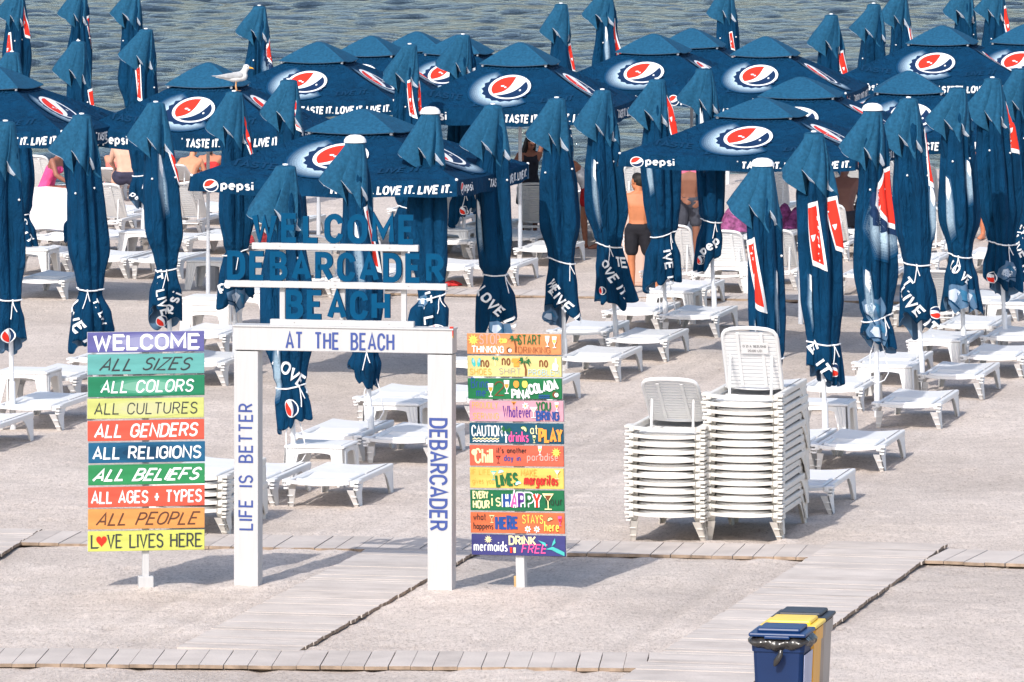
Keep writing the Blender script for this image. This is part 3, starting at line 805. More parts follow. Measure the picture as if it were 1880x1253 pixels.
            art.poly([(-.09, .07), (-.02, .10), (.03, .06), (-.02, -.06), (-.07, -.02)], M_LININGW)
            art.poly([(.02, .10), (.10, .06), (.09, -.08), (.05, -.04)], M_GLOW0)
            art.stroke([(-.14, .0), (-.05, -.04), (.02, -.14)], .014, M_CLOTH)
            fn = on(a, z, R(pr[4]) if len(pr) > 4 else 0); art.v = [(x * sc * .92, y * sc * .92, l) for x, y, l in art.v]; nm = 'folded_hem'
        else:                                                       # words printed along the hem
            z = z_bot + frac * (z_tie - z_bot); hh = .095 * sc
            ls = kind.split('|')
            w = len(ls[0]) * hh * .70
            art.text(ls[0], -w / 2, -hh / 2, hh, M_WHITEP, th=.24 if ls[0].isupper() else .19, width=w)
            fn = on(a, z, R(pr[4]) if len(pr) > 4 else R(-45)); nm = 'lettering'
        art.build(nm, fn, can, edge=.022, off=.0019)
    return root

# ------------------------------------------------------------------ open parasol: square roof, vent, valance
def open_parasol_proto():
    HT, ZE, ZV, a, b = 3.40, 2.58, 2.37, 1.50, .42                  # peak, edge, valance hem, half sizes
    root = empty('open_parasol', (0, 0, 0))
    def side(k, u, s):                                              # u across -1..1, s 0 at vent .. 1 at edge
        half = b + (a - b) * s; z = 3.10 + (ZE - 3.10) * s
        sag = .06 * math.sin(PI * s) * (1 - abs(u) ** 2.2) + .05 * s * (1 - u * u)
        x, y = half * u, -half * (1 - .035 * s * (1 - u * u)); z = z - sag
        c, n = math.cos(k * PI / 2), math.sin(k * PI / 2); return (x * c - y * n, x * n + y * c, z)
    mb = MB(); nu, ns = 25, 14
    for k in range(4):
        vs = [side(k, -1 + 2 * i / (nu - 1), j / (ns - 1)) for j in range(ns) for i in range(nu)]
        mb.add(vs, grid_faces(ns, nu), 0, True)
        vi = [(x, y, z - .008) for x, y, z in vs]; mb.add(vi, [f[::-1] for f in grid_faces(ns, nu)], 1, True)
    can = mb.build('canopy', [M_CLOTH, M_LINING], root, fix=False)
    mb = MB(); nu = 61
    for k in range(4):
        for dd, mi in ((0, 0), (.006, 1)):
            vs = []
            for j in range(5):
                t = j / 4
                for i in range(nu):
                    u = -1 + 2 * i / (nu - 1); x, y, z = side(0, u, 1.0)
                    wv = .022 * math.sin(u * 7.5 + k) * t + .012 * math.sin(u * 19 + 2 * k) * t
                    y = y - .012 * t + wv + dd; z = z - t * (.215 + .012 * math.sin(u * 9 + k))
                    c, n = math.cos(k * PI / 2), math.sin(k * PI / 2); vs.append((x * c - y * n, x * n + y * c, z))
            mb.add(vs, grid_faces(5, nu), mi, True)
    val = mb.build('valance', [M_CLOTH, M_LINING], root, fix=False)
    mb = MB(); n = 13
    for k in range(4):
        vs = []
        for j in range(9):
            s = j / 8; half = .03 + .48 * s; z = HT - .275 * s ** 1.2
            for i in range(n):
                u = -1 + 2 * i / (n - 1); x, y = half * u, -half
                zz = z - .03 * s * s * (1 - u * u) + (.0 if s < 1 else 0)
                c, m_ = math.cos(k * PI / 2), math.sin(k * PI / 2); vs.append((x * c - y * m_, x * m_ + y * c, zz))
        mb.add(vs, grid_faces(9, n), 0, True)
        vs = [(x, y, z - .008) for x, y, z in vs]; mb.add(vs, [f[::-1] for f in grid_faces(9, n)], 1, True)
    mb.build('wind_vent', [M_VENT, M_LINING], root, fix=False)
    mb = MB()
    mb.tube([(0, 0, -.7), (0, 0, HT - .02)], .026, 12); mb.tube([(0, 0, -.7), (0, 0, .9)], .033, 12); mb.build('pole', mat('grey_pole', (.52, .55, .60, 1), .4, .4, .03), root)
    hub = MB(); hub.lathe([(.03, 2.70), (.06, 2.71), (.06, 2.78), (.03, 2.79)], 12); hub.lathe([(.03, 3.22), (.05, 3.23), (.05, 3.3), (.03, 3.31)], 12); hub.build('hub', M_POLE, root)
    for k in range(8):
        mb = MB(); w = k * PI / 4 + PI / 4
        e = (a * 1.40 if k % 2 == 0 else a * .97)
        ze = ZE - (.02 if k % 2 == 0 else .10)
        c, n_ = math.cos(w), math.sin(w)
        mb.tube([(.05 * c, .05 * n_, 3.25 - .05), (e * c, e * n_, ze - .01)], .011, 6)
        mb.build('rib', M_POLE, root)
        mb = MB(); mb.tube([(.05 * c, .05 * n_, 2.75), (e * .5 * c, e * .5 * n_, (3.2 + ze) / 2 - .03)], .009, 6); mb.build('strut', M_POLE, root)
    mb = MB()
    for k in range(4):
        w = k * PI / 2 + PI / 4; c, n_ = math.cos(w), math.sin(w)
        mb.lathe([(0, -.02), (.018, -.012), (.02, 0), (.018, .012), (0, .02)], 8, 0, (c * .66, n_ * .66, 3.095))
        mb.lathe([(0, -.02), (.015, -.012), (.018, 0), (.015, .012), (0, .02)], 8, 0, (c * a * 1.405, n_ * a * 1.405, ZE))
    mb.build('stud', M_WHITEP, root)
    nrm_off = .010
    SL = math.hypot(a - b, 3.10 - ZE)
    for k in range(4):
        def roof(u, v, o, k=k):
            s = 1 - v / SL; half = b + (a - b) * s
            x, y, z = side(k, max(-.98, min(.98, u / half)), s)
            c, n_ = math.cos(k * PI / 2), math.sin(k * PI / 2)
            d = .010 + o; ny, nz = -.52, .85; x += (0 * c - ny * n_) * d; y += (0 * n_ + ny * c) * d; z += nz * d
            return (x, y, z)
        art = Art()
        for (t, x, y, hh) in (('TASTE IT. LOVE', -.40, 1.10, .085), ('LOVE IT.', -.42, .11, .15), ('TASTE', -1.12, .30, .13), ('LIVE IT.', .55, .25, .12)):
            art.text(t, x, y, hh, M_SHADP, th=.22)
        art.build('lettering', roof, can, edge=.09, off=.0011); art = Art(); art.lay = 2.0
        art.cap_emblem(.02, .66, .31)
        art.build('emblem', roof, can, edge=.09, off=.0011)
        def hem(u, v, o, k=k):
            uu = u / a; x, y, z = side(0, uu, 1.0); t = max(0, min(1, (-v) / .215))
            wv = .022 * math.sin(uu * 7.5 + k) * t + .012 * math.sin(uu * 19 + 2 * k) * t
            y = y - .012 * t + wv - .006 - o; z = z + v
            c, n_ = math.cos(k * PI / 2), math.sin(k * PI / 2); return (x * c - y * n_, x * n_ + y * c, z)
        art = Art()
        art.globe(-1.27, -.118, .085); art.build('emblem', hem, val, edge=.08, off=.0012); art = Art(); art.text('pepsi', -1.15, -.150, .115, M_WHITEP, th=.2, width=.34)
        art.build('lettering', hem, val, edge=.08, off=.0012); art = Art()
        art.text('TASTE IT. LOVE IT. LIVE IT.', .05, -.165, .095, M_WHITEP, th=.25, width=1.38, shear=.12, space=.35)
        art.build('lettering', hem, val, edge=.08, off=.0012)
    return root
# ------------------------------------------------------------------ welcome gate
M_LETTER = mat('letter_blue', (.0022, .064, .150, 1), .8, .06, .05, 8.0)
M_NAVYT = mat('navy_paint', S(62, 80, 142), .6, .3, .05, 20.0)
def Z(y, yb=1082.0): return (yb - y) / ((yb - YH) / HCAM)
def build_gate():
    g0 = Vector((-1.554, 60.73, 0)); K = (1082 - YH) / HCAM * math.cos(PHI)
    def lx(px): return (px - 633) / K
    root = empty('welcome_gate', g0, -PHI, 'white wooden beach gate with blue cut-out letters stacked on its top', 'gate')
    pw, pd = .232, .18; W = 1.04
    for sx in (-1, 1):
        mb = MB(); mb.box((sx * (W - pw / 2), 0, 1.10 - .1), (pw, pd, 2.20 + .2), bev=.006)
        for z in (1.32,): mb.box((sx * (W - pw / 2), -.0005, z), (pw + .002, pd + .001, .006))
        post = mb.build('post', M_WPAINT, root)
        art = Art()
        if sx < 0: art.text('LIFE IS BETTER', 0, -.06, .122, M_NAVYT, th=.15, width=1.165, ww=.55, gap=.26, space=.75)
        else: art.text('DEBARCADER', 0, -.075, .15, M_NAVYT, th=.165, width=1.02, ww=.56, gap=.22)
        xc = sx * (W - pw / 2) - (.0 if sx < 0 else .012)
        if sx < 0: fn = lambda u, v, o, xc=xc: (xc - v, -pd / 2 - .003 - o, Z(975) + u)
        else: fn = lambda u, v, o, xc=xc: (xc + v, -pd / 2 - .003 - o, Z(765) - u)
        art.build('lettering', fn, post)
    mb = MB(); mb.box((0, 0, (Z(602) + Z(645)) / 2), (2 * W + .012, pd + .012, Z(602) - Z(645)), bev=.005)
    mb.box((0, -.0, Z(602) + .008), (2 * W + .03, pd + .035, .016), bev=.003)
    beam = mb.build('beam', M_WPAINT, root)
    art = Art(); art.text('AT THE BEACH', lx(530), Z(639.5), .142, M_NAVYT, th=.15, width=lx(727) - lx(530), ww=.55, gap=.26, space=.85)
    art.build('lettering', lambda u, v, o: (u, -pd / 2 - .009 - o, v), beam)
    yf = -.02
    for (x0, x1, y0, y1) in ((497, 762, 588, 599.5), (413, 822, 518, 530), (463, 770, 448, 460)):
        mb = MB(); mb.box(((lx(x0) + lx(x1)) / 2, yf, (Z(y0) + Z(y1)) / 2), (lx(x1) - lx(x0), .055, Z(y0) - Z(y1)), bev=.004)
        for t in (.17, .5, .83):
            mb.lathe([(.0, 0), (.006, .0), (.006, .002)], 8, 1, (lx(x0 + (x1 - x0) * t), yf - .028, (Z(y0) + Z(y1)) / 2))
        mb.build('rail', [M_WPAINT, mat('screw_head', (.15, .13, .12, 1), .5)], root)
    for x in (517, 628, 741):
        mb = MB(); mb.box((lx(x), yf + .045, (Z(454) + Z(600)) / 2), (.05, .035, Z(448) - Z(602)), bev=.003); mb.build('upright', M_WPAINT, root)
    for word, x0, x1, y0, y1 in (('WELCOME', 463, 766, 392.5, 448), ('DEBARCADER', 417, 818, 463, 518), ('BEACH', 526, 718, 533, 588)):
        h = Z(y0) - Z(y1) - .004; th = .052
        st, tot = text_strokes(word, h, .56, .36 if word != 'BEACH' else .34, 0.18)
        k = (lx(x1) - lx(x0) - th) / tot
        # one mesh per cut-out letter
        x = 0.0
        for ch in word:
            w, strokes = GL[ch]; w = w * .56 * h; mb = MB()
            for j, s_ in enumerate(strokes):
                q = [(lx(x0) + th / 2 + (x + p[0] * w) * k, Z(y1) + .002 + th / 2 + p[1] * (h - th)) for p in s_]
                A, B = ribbon(q, th); n = len(A); y_f = yf - .022 - .0012 * j; y_b = yf + .016
                vs = [(p.x, y_f, p.y) for p in A] + [(p.x, y_f, p.y) for p in B] + [(p.x, y_b, p.y) for p in A] + [(p.x, y_b, p.y) for p in B]
                fs = []
                for i in range(n - 1):
                    fs += [(i, n + i, n + i + 1, i + 1), (2 * n + i, 2 * n + i + 1, 3 * n + i + 1, 3 * n + i), (i, i + 1, 2 * n + i + 1, 2 * n + i), (n + i, 3 * n + i, 3 * n + i + 1, n + i + 1)]
                fs += [(0, 2 * n, 3 * n, n), (n - 1, 2 * n - 1, 4 * n - 1, 3 * n - 1)]
                mb.add(vs, fs)
            mb.build('letter', M_LETTER, root); x += w + (.36 if word != 'BEACH' else .34) * h
    # a bright sticker at the corner of the beam
    mb = MB(); mb.box((W - .005, -pd / 2 + .01, Z(602) - .01), (.03, .03, .085), 0); mb.box((W - .004, -pd / 2 + .012, Z(602) - .055), (.031, .031, .03), 1)
    mb.build('sticker', [M_RED, mat('amber_label', (.5, .25, .05, 1), .5)], root)
    return root
build_gate()

# ------------------------------------------------------------------ the two stacks of painted boards
def bm_(name, c, r=.6): return mat(name, tuple(.09 * sum(c[:3]) / 3 + .68 * v for v in c[:3]) + (1,), r, .2, .09, 3.0, .15, 40.0, stretch=(.6, 1, 5))
INK = mat('ink_dark', S(52, 58, 62), .6); WHT = M_WHITEP
GRN = mat('ink_green', S(20, 96, 52), .6); YEL = mat('ink_yellow', S(246, 216, 96), .6); CRM = mat('ink_cream', S(238, 226, 170), .6)
PNK = mat('ink_pink', S(238, 84, 150), .6); ORG = mat('ink_orange', S(240, 150, 60), .6); TEA = mat('ink_teal', S(70, 180, 176), .6)
DBL = mat('ink_blue', S(30, 70, 140), .6); PUR = mat('ink_purple', S(86, 44, 130), .6); BRN = mat('ink_brown', S(120, 66, 36), .6)
LBL = mat('ink_sky', S(150, 190, 215), .6); REDI = mat('ink_red', S(186, 40, 36), .6); ROSE = mat('ink_rose', S(240, 160, 150), .6); OCH = mat('ink_ochre', S(222, 168, 72), .6)
BLK = mat('ink_black', S(40, 34, 34), .6); GRY = mat('ink_grey', S(150, 150, 150), .6)
def board_root(name, px, py, rz, roll, label):
    p = P(px, py); root = empty(name, p, rz, label, 'sign'); root.rotation_euler = (0, roll, rz); return root
def add_board(root, z, w, h, color, draw, off, tilt=0.0, nm='lettering', glow=None):
    mb = MB(); mb.box((0, 0, 0), (w, .022, h), bev=.003); mb.box((0, .014, 0), (w + .006, .01, h + .006), 1)
    b = mb.build('board', [color, M_WPAINT], root, loc=(off, -.055, z)); b.rotation_euler = (0, tilt, 0)
    art = Art()
    if glow:                                                         # lighter brushwork in the middle of the board
        for k, f in enumerate((.8, .62, .42)): art.disc(0, 0, w * .5 * f, glow[k], ry=h * .46 * (f + .15), n=28)
    draw(art, w, h)
    art.build(nm, lambda u, v, o: (u, -.0125 - o, v), b, off=.0006)
    return b
def sun_icon(a, x, y, r, m, m2=None):
    for k in range(10):
        w = 2 * PI * k / 10; a.poly([(x + r * .62 * math.cos(w - .2), y + r * .62 * math.sin(w - .2)), (x + r * 1.15 * math.cos(w), y + r * 1.15 * math.sin(w)), (x + r * .62 * math.cos(w + .2), y + r * .62 * math.sin(w + .2))], m, a.lay + .01 * k + 1)
    a.lay += 1.5; a.disc(x, y, r * .62, m, n=18); a.stroke([(x + r * (.06 + .05 * t) * math.cos(t * 1.1), y + r * (.06 + .05 * t) * math.sin(t * 1.1)) for t in range(8)], r * .09, m2 or ORG)
def palm_icon(a, x, y, h, leaf, trunk, bend=.12):
    a.stroke([(x, y), (x + bend * h * .15, y + h * .35), (x - bend * h * .6, y + h * .72)], h * .10, trunk)
    cx, cy = x - bend * h * .6, y + h * .74
    for k, (ax, ay, dx, dy) in enumerate(((.25, .16, .45, -.10), (.22, .02, .36, -.26), (.10, .22, .24, .30), (-.12, .22, -.28, .24), (-.25, .14, -.46, -.08), (-.2, -.02, -.34, -.26), (.02, .1, .05, -.2))):
        a.poly([(cx, cy), (cx + (ax + .05) * h, cy + (ay + .05) * h), (cx + dx * h, cy + dy * h), (cx + (ax - .02) * h, cy + (ay - .08) * h)], leaf, a.lay + 1 + .1 * k)
    a.lay += 2
def glass_icon(a, x, y, h, body, drink, kind=0):
    w = h * .22
    if kind == 0:
        a.poly([(x - w, y + h), (x + w, y + h), (x + w * .8, y + h * .55), (x + w * .25, y + h * .3), (x - w * .25, y + h * .3), (x - w * .8, y + h * .55)], body)
        a.poly([(x - w * .8, y + h * .72), (x + w * .8, y + h * .72), (x + w * .6, y + h * .52), (x + w * .15, y + h * .38), (x - w * .15, y + h * .38), (x - w * .6, y + h * .52)], drink)
        a.stroke([(x, y + h * .3), (x, y + h * .05)], h * .06, body); a.stroke([(x - w * .7, y + h * .03), (x + w * .7, y + h * .03)], h * .07, body)
    else:
        w = h * .38
        a.poly([(x - w, y + h), (x + w, y + h), (x, y + h * .45)], body); a.poly([(x - w * .6, y + h * .88), (x + w * .6, y + h * .88), (x, y + h * .52)], drink)
        a.stroke([(x, y + h * .5), (x, y + h * .04)], h * .06, body); a.stroke([(x - w * .6, y + h * .03), (x + w * .6, y + h * .03)], h * .07, body)
def flower_icon(a, x, y, r, m, c):
    for k in range(7): a.disc(x + r * .6 * math.cos(k * .9), y + r * .6 * math.sin(k * .9), r * .34, m, ry=r * .2, n=10, a=k * .9, lay=a.lay + 1 + .1 * k)
    a.lay += 2; a.disc(x, y, r * .28, c, n=10)
def slice_icon(a, x, y, r, rind, flesh, rot=0.5):
    def half(k): return [(x + r * k * math.cos(t + rot), y + r * k * math.sin(t + rot)) for t in np.linspace(0, PI, 11)]
    a.poly(half(1.0), rind); a.poly(half(.8), flesh)
    for t in (.8, 1.57, 2.3): a.stroke([(x, y), (x + r * .75 * math.cos(t + rot), y + r * .75 * math.sin(t + rot))], r * .07, rind)
def nut_icon(a, x, y, r):
    a.disc(x, y, r, BRN, n=16); a.disc(x + r * .35, y - r * .15, r * .68, WHT, n=16); a.disc(x + r * .3, y + r * .7, r * .4, GRN, ry=r * .2, n=8)
def serif(a, t, x0, x1, y, h, m, th=.16, **k): a.text(t, x0, y, h, m, th=th, width=x1 - x0, serif=.09, **k)
# --- left: ten bright boards
def left_sign():
    yb = 1083.0; root = board_root('signpost', 267, yb, R(9.5), 0, 'white signpost with ten bright boards reading from WELCOME down to LOVE LIVES HERE')
    mb = MB(); mb.box((0, 0, 1.14), (.062, .062, 2.40), bev=.004); mb.build('post', M_WPAINT, root)
    mb = MB(); mb.box((0, -.02, .055), (.138, .10, .15), bev=.006); mb.build('foot_block', M_WPAINT, root)
    W, H = 1.085, .186
    def line(t, m, th, x0, x1, sh=0.0, jit=0.0, hh=.112, sf=0):
        def d(a, w, h):
            y = -hh / 2
            if sf: serif(a, t, -w / 2 + x0 * w, -w / 2 + x1 * w, y, hh, m, th, space=.55)
            else: a.text(t, -w / 2 + x0 * w, y, hh, m, th=th, width=(x1 - x0 - sh * hh * .5) * w, shear=sh, jit=jit, seed=len(t), space=.55, ww=.66)
        return d
    def love(a, w, h):
        hh = .118; y = -hh / 2; x = -w / 2
        serif(a, 'L', x + .03 * w, x + .085 * w, y, hh, INK, .13); serif(a, 'VE', x + .17 * w, x + .285 * w, y, hh, INK, .13)
        serif(a, 'LIVES', x + .36 * w, x + .64 * w, y, hh, INK, .13); serif(a, 'HERE', x + .71 * w, x + .97 * w, y, hh, INK, .13)
        cx = x + .115 * w; pts = []
        for k in range(28):
            t = 2 * PI * k / 28; pts.append((cx + .0031 * 16 * math.sin(t) ** 3 * 1.0, .006 + .0036 * (13 * math.cos(t) - 5 * math.cos(2 * t) - 2 * math.cos(3 * t) - math.cos(4 * t))))
        a.poly(pts[::-1], M_RED)
    V = lambda n, r, g, b: mat(n, tuple(.09 * sum(S(r, g, b)[:3]) / 3 + .70 * v for v in S(r, g, b)[:3]) + (1,), .55, .2, .05)
    rows = [
        (bm_('board_lavender', S(102, 102, 172)), line('WELCOME', WHT, .23, .06, .95, 0, 0, .124, 1), (V('lav_a', 118, 118, 182), V('lav_b', 136, 138, 192), V('lav_c', 158, 160, 204))),
        (bm_('board_turquoise', S(98, 184, 180)), line('ALL SIZES', INK, .14, .10, .88, .42, .03, .108), None),
        (bm_('board_emerald', S(26, 140, 98)), line('ALL COLORS', WHT, .16, .11, .90, .18, .02, .104), (V('em_a', 48, 154, 116), V('em_b', 84, 172, 140), V('em_c', 120, 190, 164))),
        (bm_('board_lime', S(214, 220, 120)), line('ALL CULTURES', INK, .11, .06, .94, .10, .02, .100), (V('li_a', 214, 219, 132), V('li_b', 213, 216, 146), V('li_c', 212, 212, 156))),
        (bm_('board_vermilion', S(232, 88, 62)), line('ALL GENDERS', WHT, .17, .06, .94, .20, .02, .112), None),
        (bm_('board_petrol', S(14, 104, 148)), line('ALL RELIGIONS', WHT, .18, .04, .96, .08, .02, .104), (V('pe_a', 10, 92, 132), V('pe_b', 6, 80, 118), V('pe_c', 4, 68, 104))),
        (bm_('board_green', S(44, 154, 92)), line('ALL BELIEFS', WHT, .20, .04, .95, .45, .03, .100), None),
        (bm_('board_coral', S(236, 88, 60)), line('ALL AGES + TYPES', WHT, .17, .03, .97, .06, .02, .104), None),
        (bm_('board_amber', S(240, 160, 74)), line('ALL PEOPLE', mat('ink_umber', S(92, 58, 44), .6), .14, .07, .94, .38, .03, .108), None),
        (bm_('board_chartreuse', S(222, 226, 96)), love, None)]
    rng = random.Random(3)
    pitch = (Z(608, yb) - Z(1013, yb)) / 10
    for k, (c, d, gl) in enumerate(rows):
        add_board(root, Z(608, yb) - pitch * (k + .47), W, H, c, d, rng.uniform(-.004, .006), R(rng.uniform(-.25, .25)), glow=gl)
left_sign()
# --- right: ten boards of drinking sayings
def right_sign():
    yb = 1084.0; root = board_root('signpost', 958, yb, R(-20), R(-1.3), 'white signpost turned aside, holding ten boards of drink sayings and cocktail pictures')
    mb = MB(); mb.box((0, 0, 1.14), (.085, .075, 2.40), bev=.004); mb.build('post', M_WPAINT, root)
    mb = MB(); mb.box((-.055, .03, .06), (.05, .05, .14), bev=.006); mb.build('foot_block', mat('raw_wood', (.55, .36, .16, 1), .8, .2, .1), root)
    W, H = .925, .19
    def r1(a, w, h):
        sun_icon(a, -.40, .035, .05, YEL); a.text('STOP', -.335, .0, .085, ROSE, th=.12, width=.20); a.disc(-.085, .03, .022, YEL, n=8); flower_icon(a, -.12, .03, .03, YEL, ORG)
        serif(a, 'THINKING', -.41, -.10, -.08, .058, WHT, .18); nut_icon(a, -.045, -.055, .026)
        palm_icon(a, .02, -.075, .155, GRN, BRN); a.text('START', .045, .0, .085, GRN, th=.12, width=.225); serif(a, 'DRINKING', .05, .36, -.08, .056, BRN, .08)
        glass_icon(a, .335, -.02, .10, WHT, CRM); glass_icon(a, .405, -.03, .105, WHT, YEL)
    def r2(a, w, h):
        for x in (-.40, -.345): a.disc(x, .035, .018, TEA, ry=.042, a=.25 if x < -.37 else -.2, n=14); a.disc(x, .05, .009, LBL, ry=.02, n=10)
        for x, y in ((-.325, -.005), (-.115, .015), (.255, .0)): a.text('no', x, y, .095, BRN, th=.13, width=.075)
        palm_icon(a, -.185, -.0, .09, mat('ink_jade', S(40, 130, 100), .6), CRM, .05)
        a.text('SHOES', -.435, -.075, .052, OCH, th=.11, width=.21); a.text('SHIRT', -.145, -.068, .052, GRY, th=.09, width=.21); a.text('PROBLEM', .145, -.078, .05, LBL, th=.10, width=.30)
        a.poly([(-.015, .075), (.065, .075), (.075, .045), (.052, .04), (.052, .0), (-.002, .0), (-.002, .04), (-.025, .045)], ORG)
        palm_icon(a, .115, -.085, .17, GRN, BRN, .14)
        a.poly([(.385, -.035), (.43, -.035), (.44, .01), (.425, .03), (.42, .08), (.408, .08), (.405, .03), (.392, .04), (.378, .01)], WHT)
    def r3(a, w, h):
        a.text('Bring', -.425, .01, .09, DBL, th=.10, width=.165); a.text('me', -.375, -.07, .08, DBL, th=.12, width=.085)
        glass_icon(a, -.235, -.075, .125, WHT, ORG); a.text('2', -.19, -.06, .125, BRN, th=.08, width=.085); glass_icon(a, -.075, -.045, .125, WHT, ORG)
        for x, c in ((.02, ORG), (.105, YEL)): a.disc(x, .045, .028, c, ry=.036, n=16); a.poly([(x - .02, .075), (x - .012, .095), (x, .08), (x + .014, .098), (x + .02, .075)], GRN)
        a.text('PINA', -.02, -.085, .075, WHT, th=.26, width=.165); a.text('COLADA', .155, -.045, .08, WHT, th=.26, width=.28, rot=.17)
        for y in (-.06, -.08): a.stroke([(.24 + .012 * k, y + (.006 if k % 2 else -.006)) for k in range(10)], .008, DBL)
        nut_icon(a, .405, -.05, .03)
    def r4(a, w, h):
        a.text('PROUDLY', -.43, .025, .055, OCH, th=.10, width=.25); a.text('SERVING', -.425, -.075, .055, OCH, th=.10, width=.25)
        a.text('Whatever', -.125, -.055, .105, PUR, th=.10, width=.27); glass_icon(a, -.02, .02, .07, ORG, BRN, 1); flower_icon(a, .095, .05, .034, WHT, OCH)
        glass_icon(a, .175, -.06, .10, WHT, CRM, 1); a.text('YOU', .205, .01, .075, GRN, th=.2, width=.135); a.text('BRING', .205, -.08, .078, DBL, th=.22, width=.215); glass_icon(a, .405, .0, .085, WHT, ORG)
    def r5(a, w, h):
        serif(a, 'CAUTION', -.435, -.14, -.025, .095, WHT, .13); a.text('...', -.135, -.02, .09, WHT, th=.13, width=.05)
        for y in (-.05, -.072): a.stroke([(-.43 + .02 * k, y + (.006 if k % 2 else -.006)) for k in range(14)], .009, CRM if y > -.06 else WHT)
        palm_icon(a, -.10, -.085, .15, GRN, WHT, .05); a.text('drinks', -.07, -.075, .095, PNK, th=.12, width=.19); slice_icon(a, .075, .035, .038, GRN, CRM, -.6)
        a.text('at', .145, .0, .085, CRM, th=.1, width=.07); glass_icon(a, .18, -.085, .07, CRM, GRN); a.text('PLAY', .235, -.07, .11, ORG, th=.24, width=.215)
    def r6(a, w, h):
        a.disc(-.415, .03, .03, CRM, n=10); a.text('Chill', -.405, -.065, .125, CRM, th=.14, width=.165); glass_icon(a, -.18, -.07, .07, BLK, REDI, 1)
        a.text("it's another", -.19, .028, .05, BLK, th=.15, width=.29); a.text('day in', -.12, -.045, .055, DBL, th=.15, width=.16)
        a.text('paradise', .11, -.04, .07, ROSE, th=.12, width=.30); glass_icon(a, .235, .01, .085, WHT, YEL); sun_icon(a, .395, .035, .044, YEL)
    def r7(a, w, h):
        a.text('IF LIFE', -.44, .03, .045, ORG, th=.10, width=.18); a.text('gives you', -.435, -.055, .055, ORG, th=.09, width=.21); glass_icon(a, -.225, -.02, .085, TEA, CRM, 1)
        slice_icon(a, -.15, .05, .03, TEA, WHT, .3); a.text('LIMES', -.19, -.075, .10, GRN, th=.24, width=.205, rot=.10); slice_icon(a, .02, -.055, .032, TEA, WHT, .3)
        serif(a, 'MAKE', .05, .20, .03, .055, ORG, .10); a.text('margaritas', .08, -.055, .095, REDI, th=.16, width=.325, shear=.15); glass_icon(a, .405, .0, .085, CRM, WHT, 1)
    def r8(a, w, h):
        a.text('EVERY', -.43, .02, .06, CRM, th=.22, width=.145); a.text('HOUR', -.43, -.07, .065, CRM, th=.22, width=.155); a.text('is', -.245, -.05, .12, CRM, th=.11, width=.085)
        x = -.125
        for ch, c in zip('HAPPY', (DBL, PNK, PUR, GRN, M_RED)):
            ww = .056; a.text(ch, x, -.06, .12, WHT, th=.40, width=ww); a.text(ch, x, -.06, .12, c, th=.22, width=ww); x += .074
        glass_icon(a, .31, -.08, .15, CRM, BRN, 1); a.text('hour', .29, -.035, .08, BLK, th=.07, width=.16)
    def r9(a, w, h):
        a.text('what', -.43, .025, .06, BLK, th=.14, width=.12); a.text('happens', -.43, -.06, .06, BLK, th=.14, width=.19); glass_icon(a, -.25, .0, .07, CRM, BRN, 1)
        x = -.205
        for ch, hh, y in zip('HERE', (.115, .095, .115, .095), (-.06, -.05, -.06, -.045)): a.text(ch, x, y, hh, DBL, th=.24, width=.038); x += .057
        a.text('STAYS', .055, .0, .075, YEL, th=.09, width=.20); flower_icon(a, .105, -.055, .034, WHT, OCH); flower_icon(a, .195, -.055, .034, WHT, OCH)
        slice_icon(a, .33, .03, .032, GRN, CRM, .4); a.text('here', .275, -.07, .09, YEL, th=.11, width=.135); glass_icon(a, .425, -.02, .09, PNK, REDI)
    def r10(a, w, h):
        sun_icon(a, -.295, .05, .036, CRM); a.text('mermaids', -.435, -.055, .09, WHT, th=.13, width=.325); a.text('DRINK', -.085, .01, .072, CRM, th=.22, width=.255)
        for x, c in ((-.07, M_RED), (-.035, CRM)): a.poly([(x - .012, -.02), (x + .012, -.02), (x + .010, -.07), (x - .010, -.07)], c)
        a.text('FREE', .035, -.065, .075, PNK, th=.15, width=.235, shear=.2)
        a.poly([(.27, -.03), (.33, -.035), (.38, -.06), (.455, -.09), (.455, -.055), (.39, -.025), (.34, -.005)], TEA)
        a.poly([(.28, -.01), (.25, .01), (.20, .05), (.27, .03)], TEA); a.poly([(.33, -.005), (.345, .04), (.365, .075), (.37, .03)], TEA)
    V = bm_
    rows = [(V('plank_tangerine', S(240, 150, 84)), r1), (V('plank_straw', S(234, 218, 138)), r2), (V('plank_green', S(22, 128, 76)), r3), (V('plank_pink', S(228, 160, 178)), r4),
            (V('plank_teal', S(14, 88, 116)), r5), (V('plank_orange_red', S(234, 100, 68)), r6), (V('plank_yellow', S(244, 208, 88)), r7), (V('plank_pine', S(18, 120, 76)), r8), (V('plank_orange', S(240, 112, 56)), r9), (V('plank_indigo', S(66, 68, 138)), r10)]
    rng = random.Random(8); pitch = (Z(612, yb) - Z(1022, yb)) / 10
    for k, (c, d) in enumerate(rows):
        add_board(root, Z(612, yb) - pitch * (k + .47), W, H, c, d, rng.uniform(-.006, .006), R(rng.uniform(-.4, .2)), nm='painted_design')
right_sign()

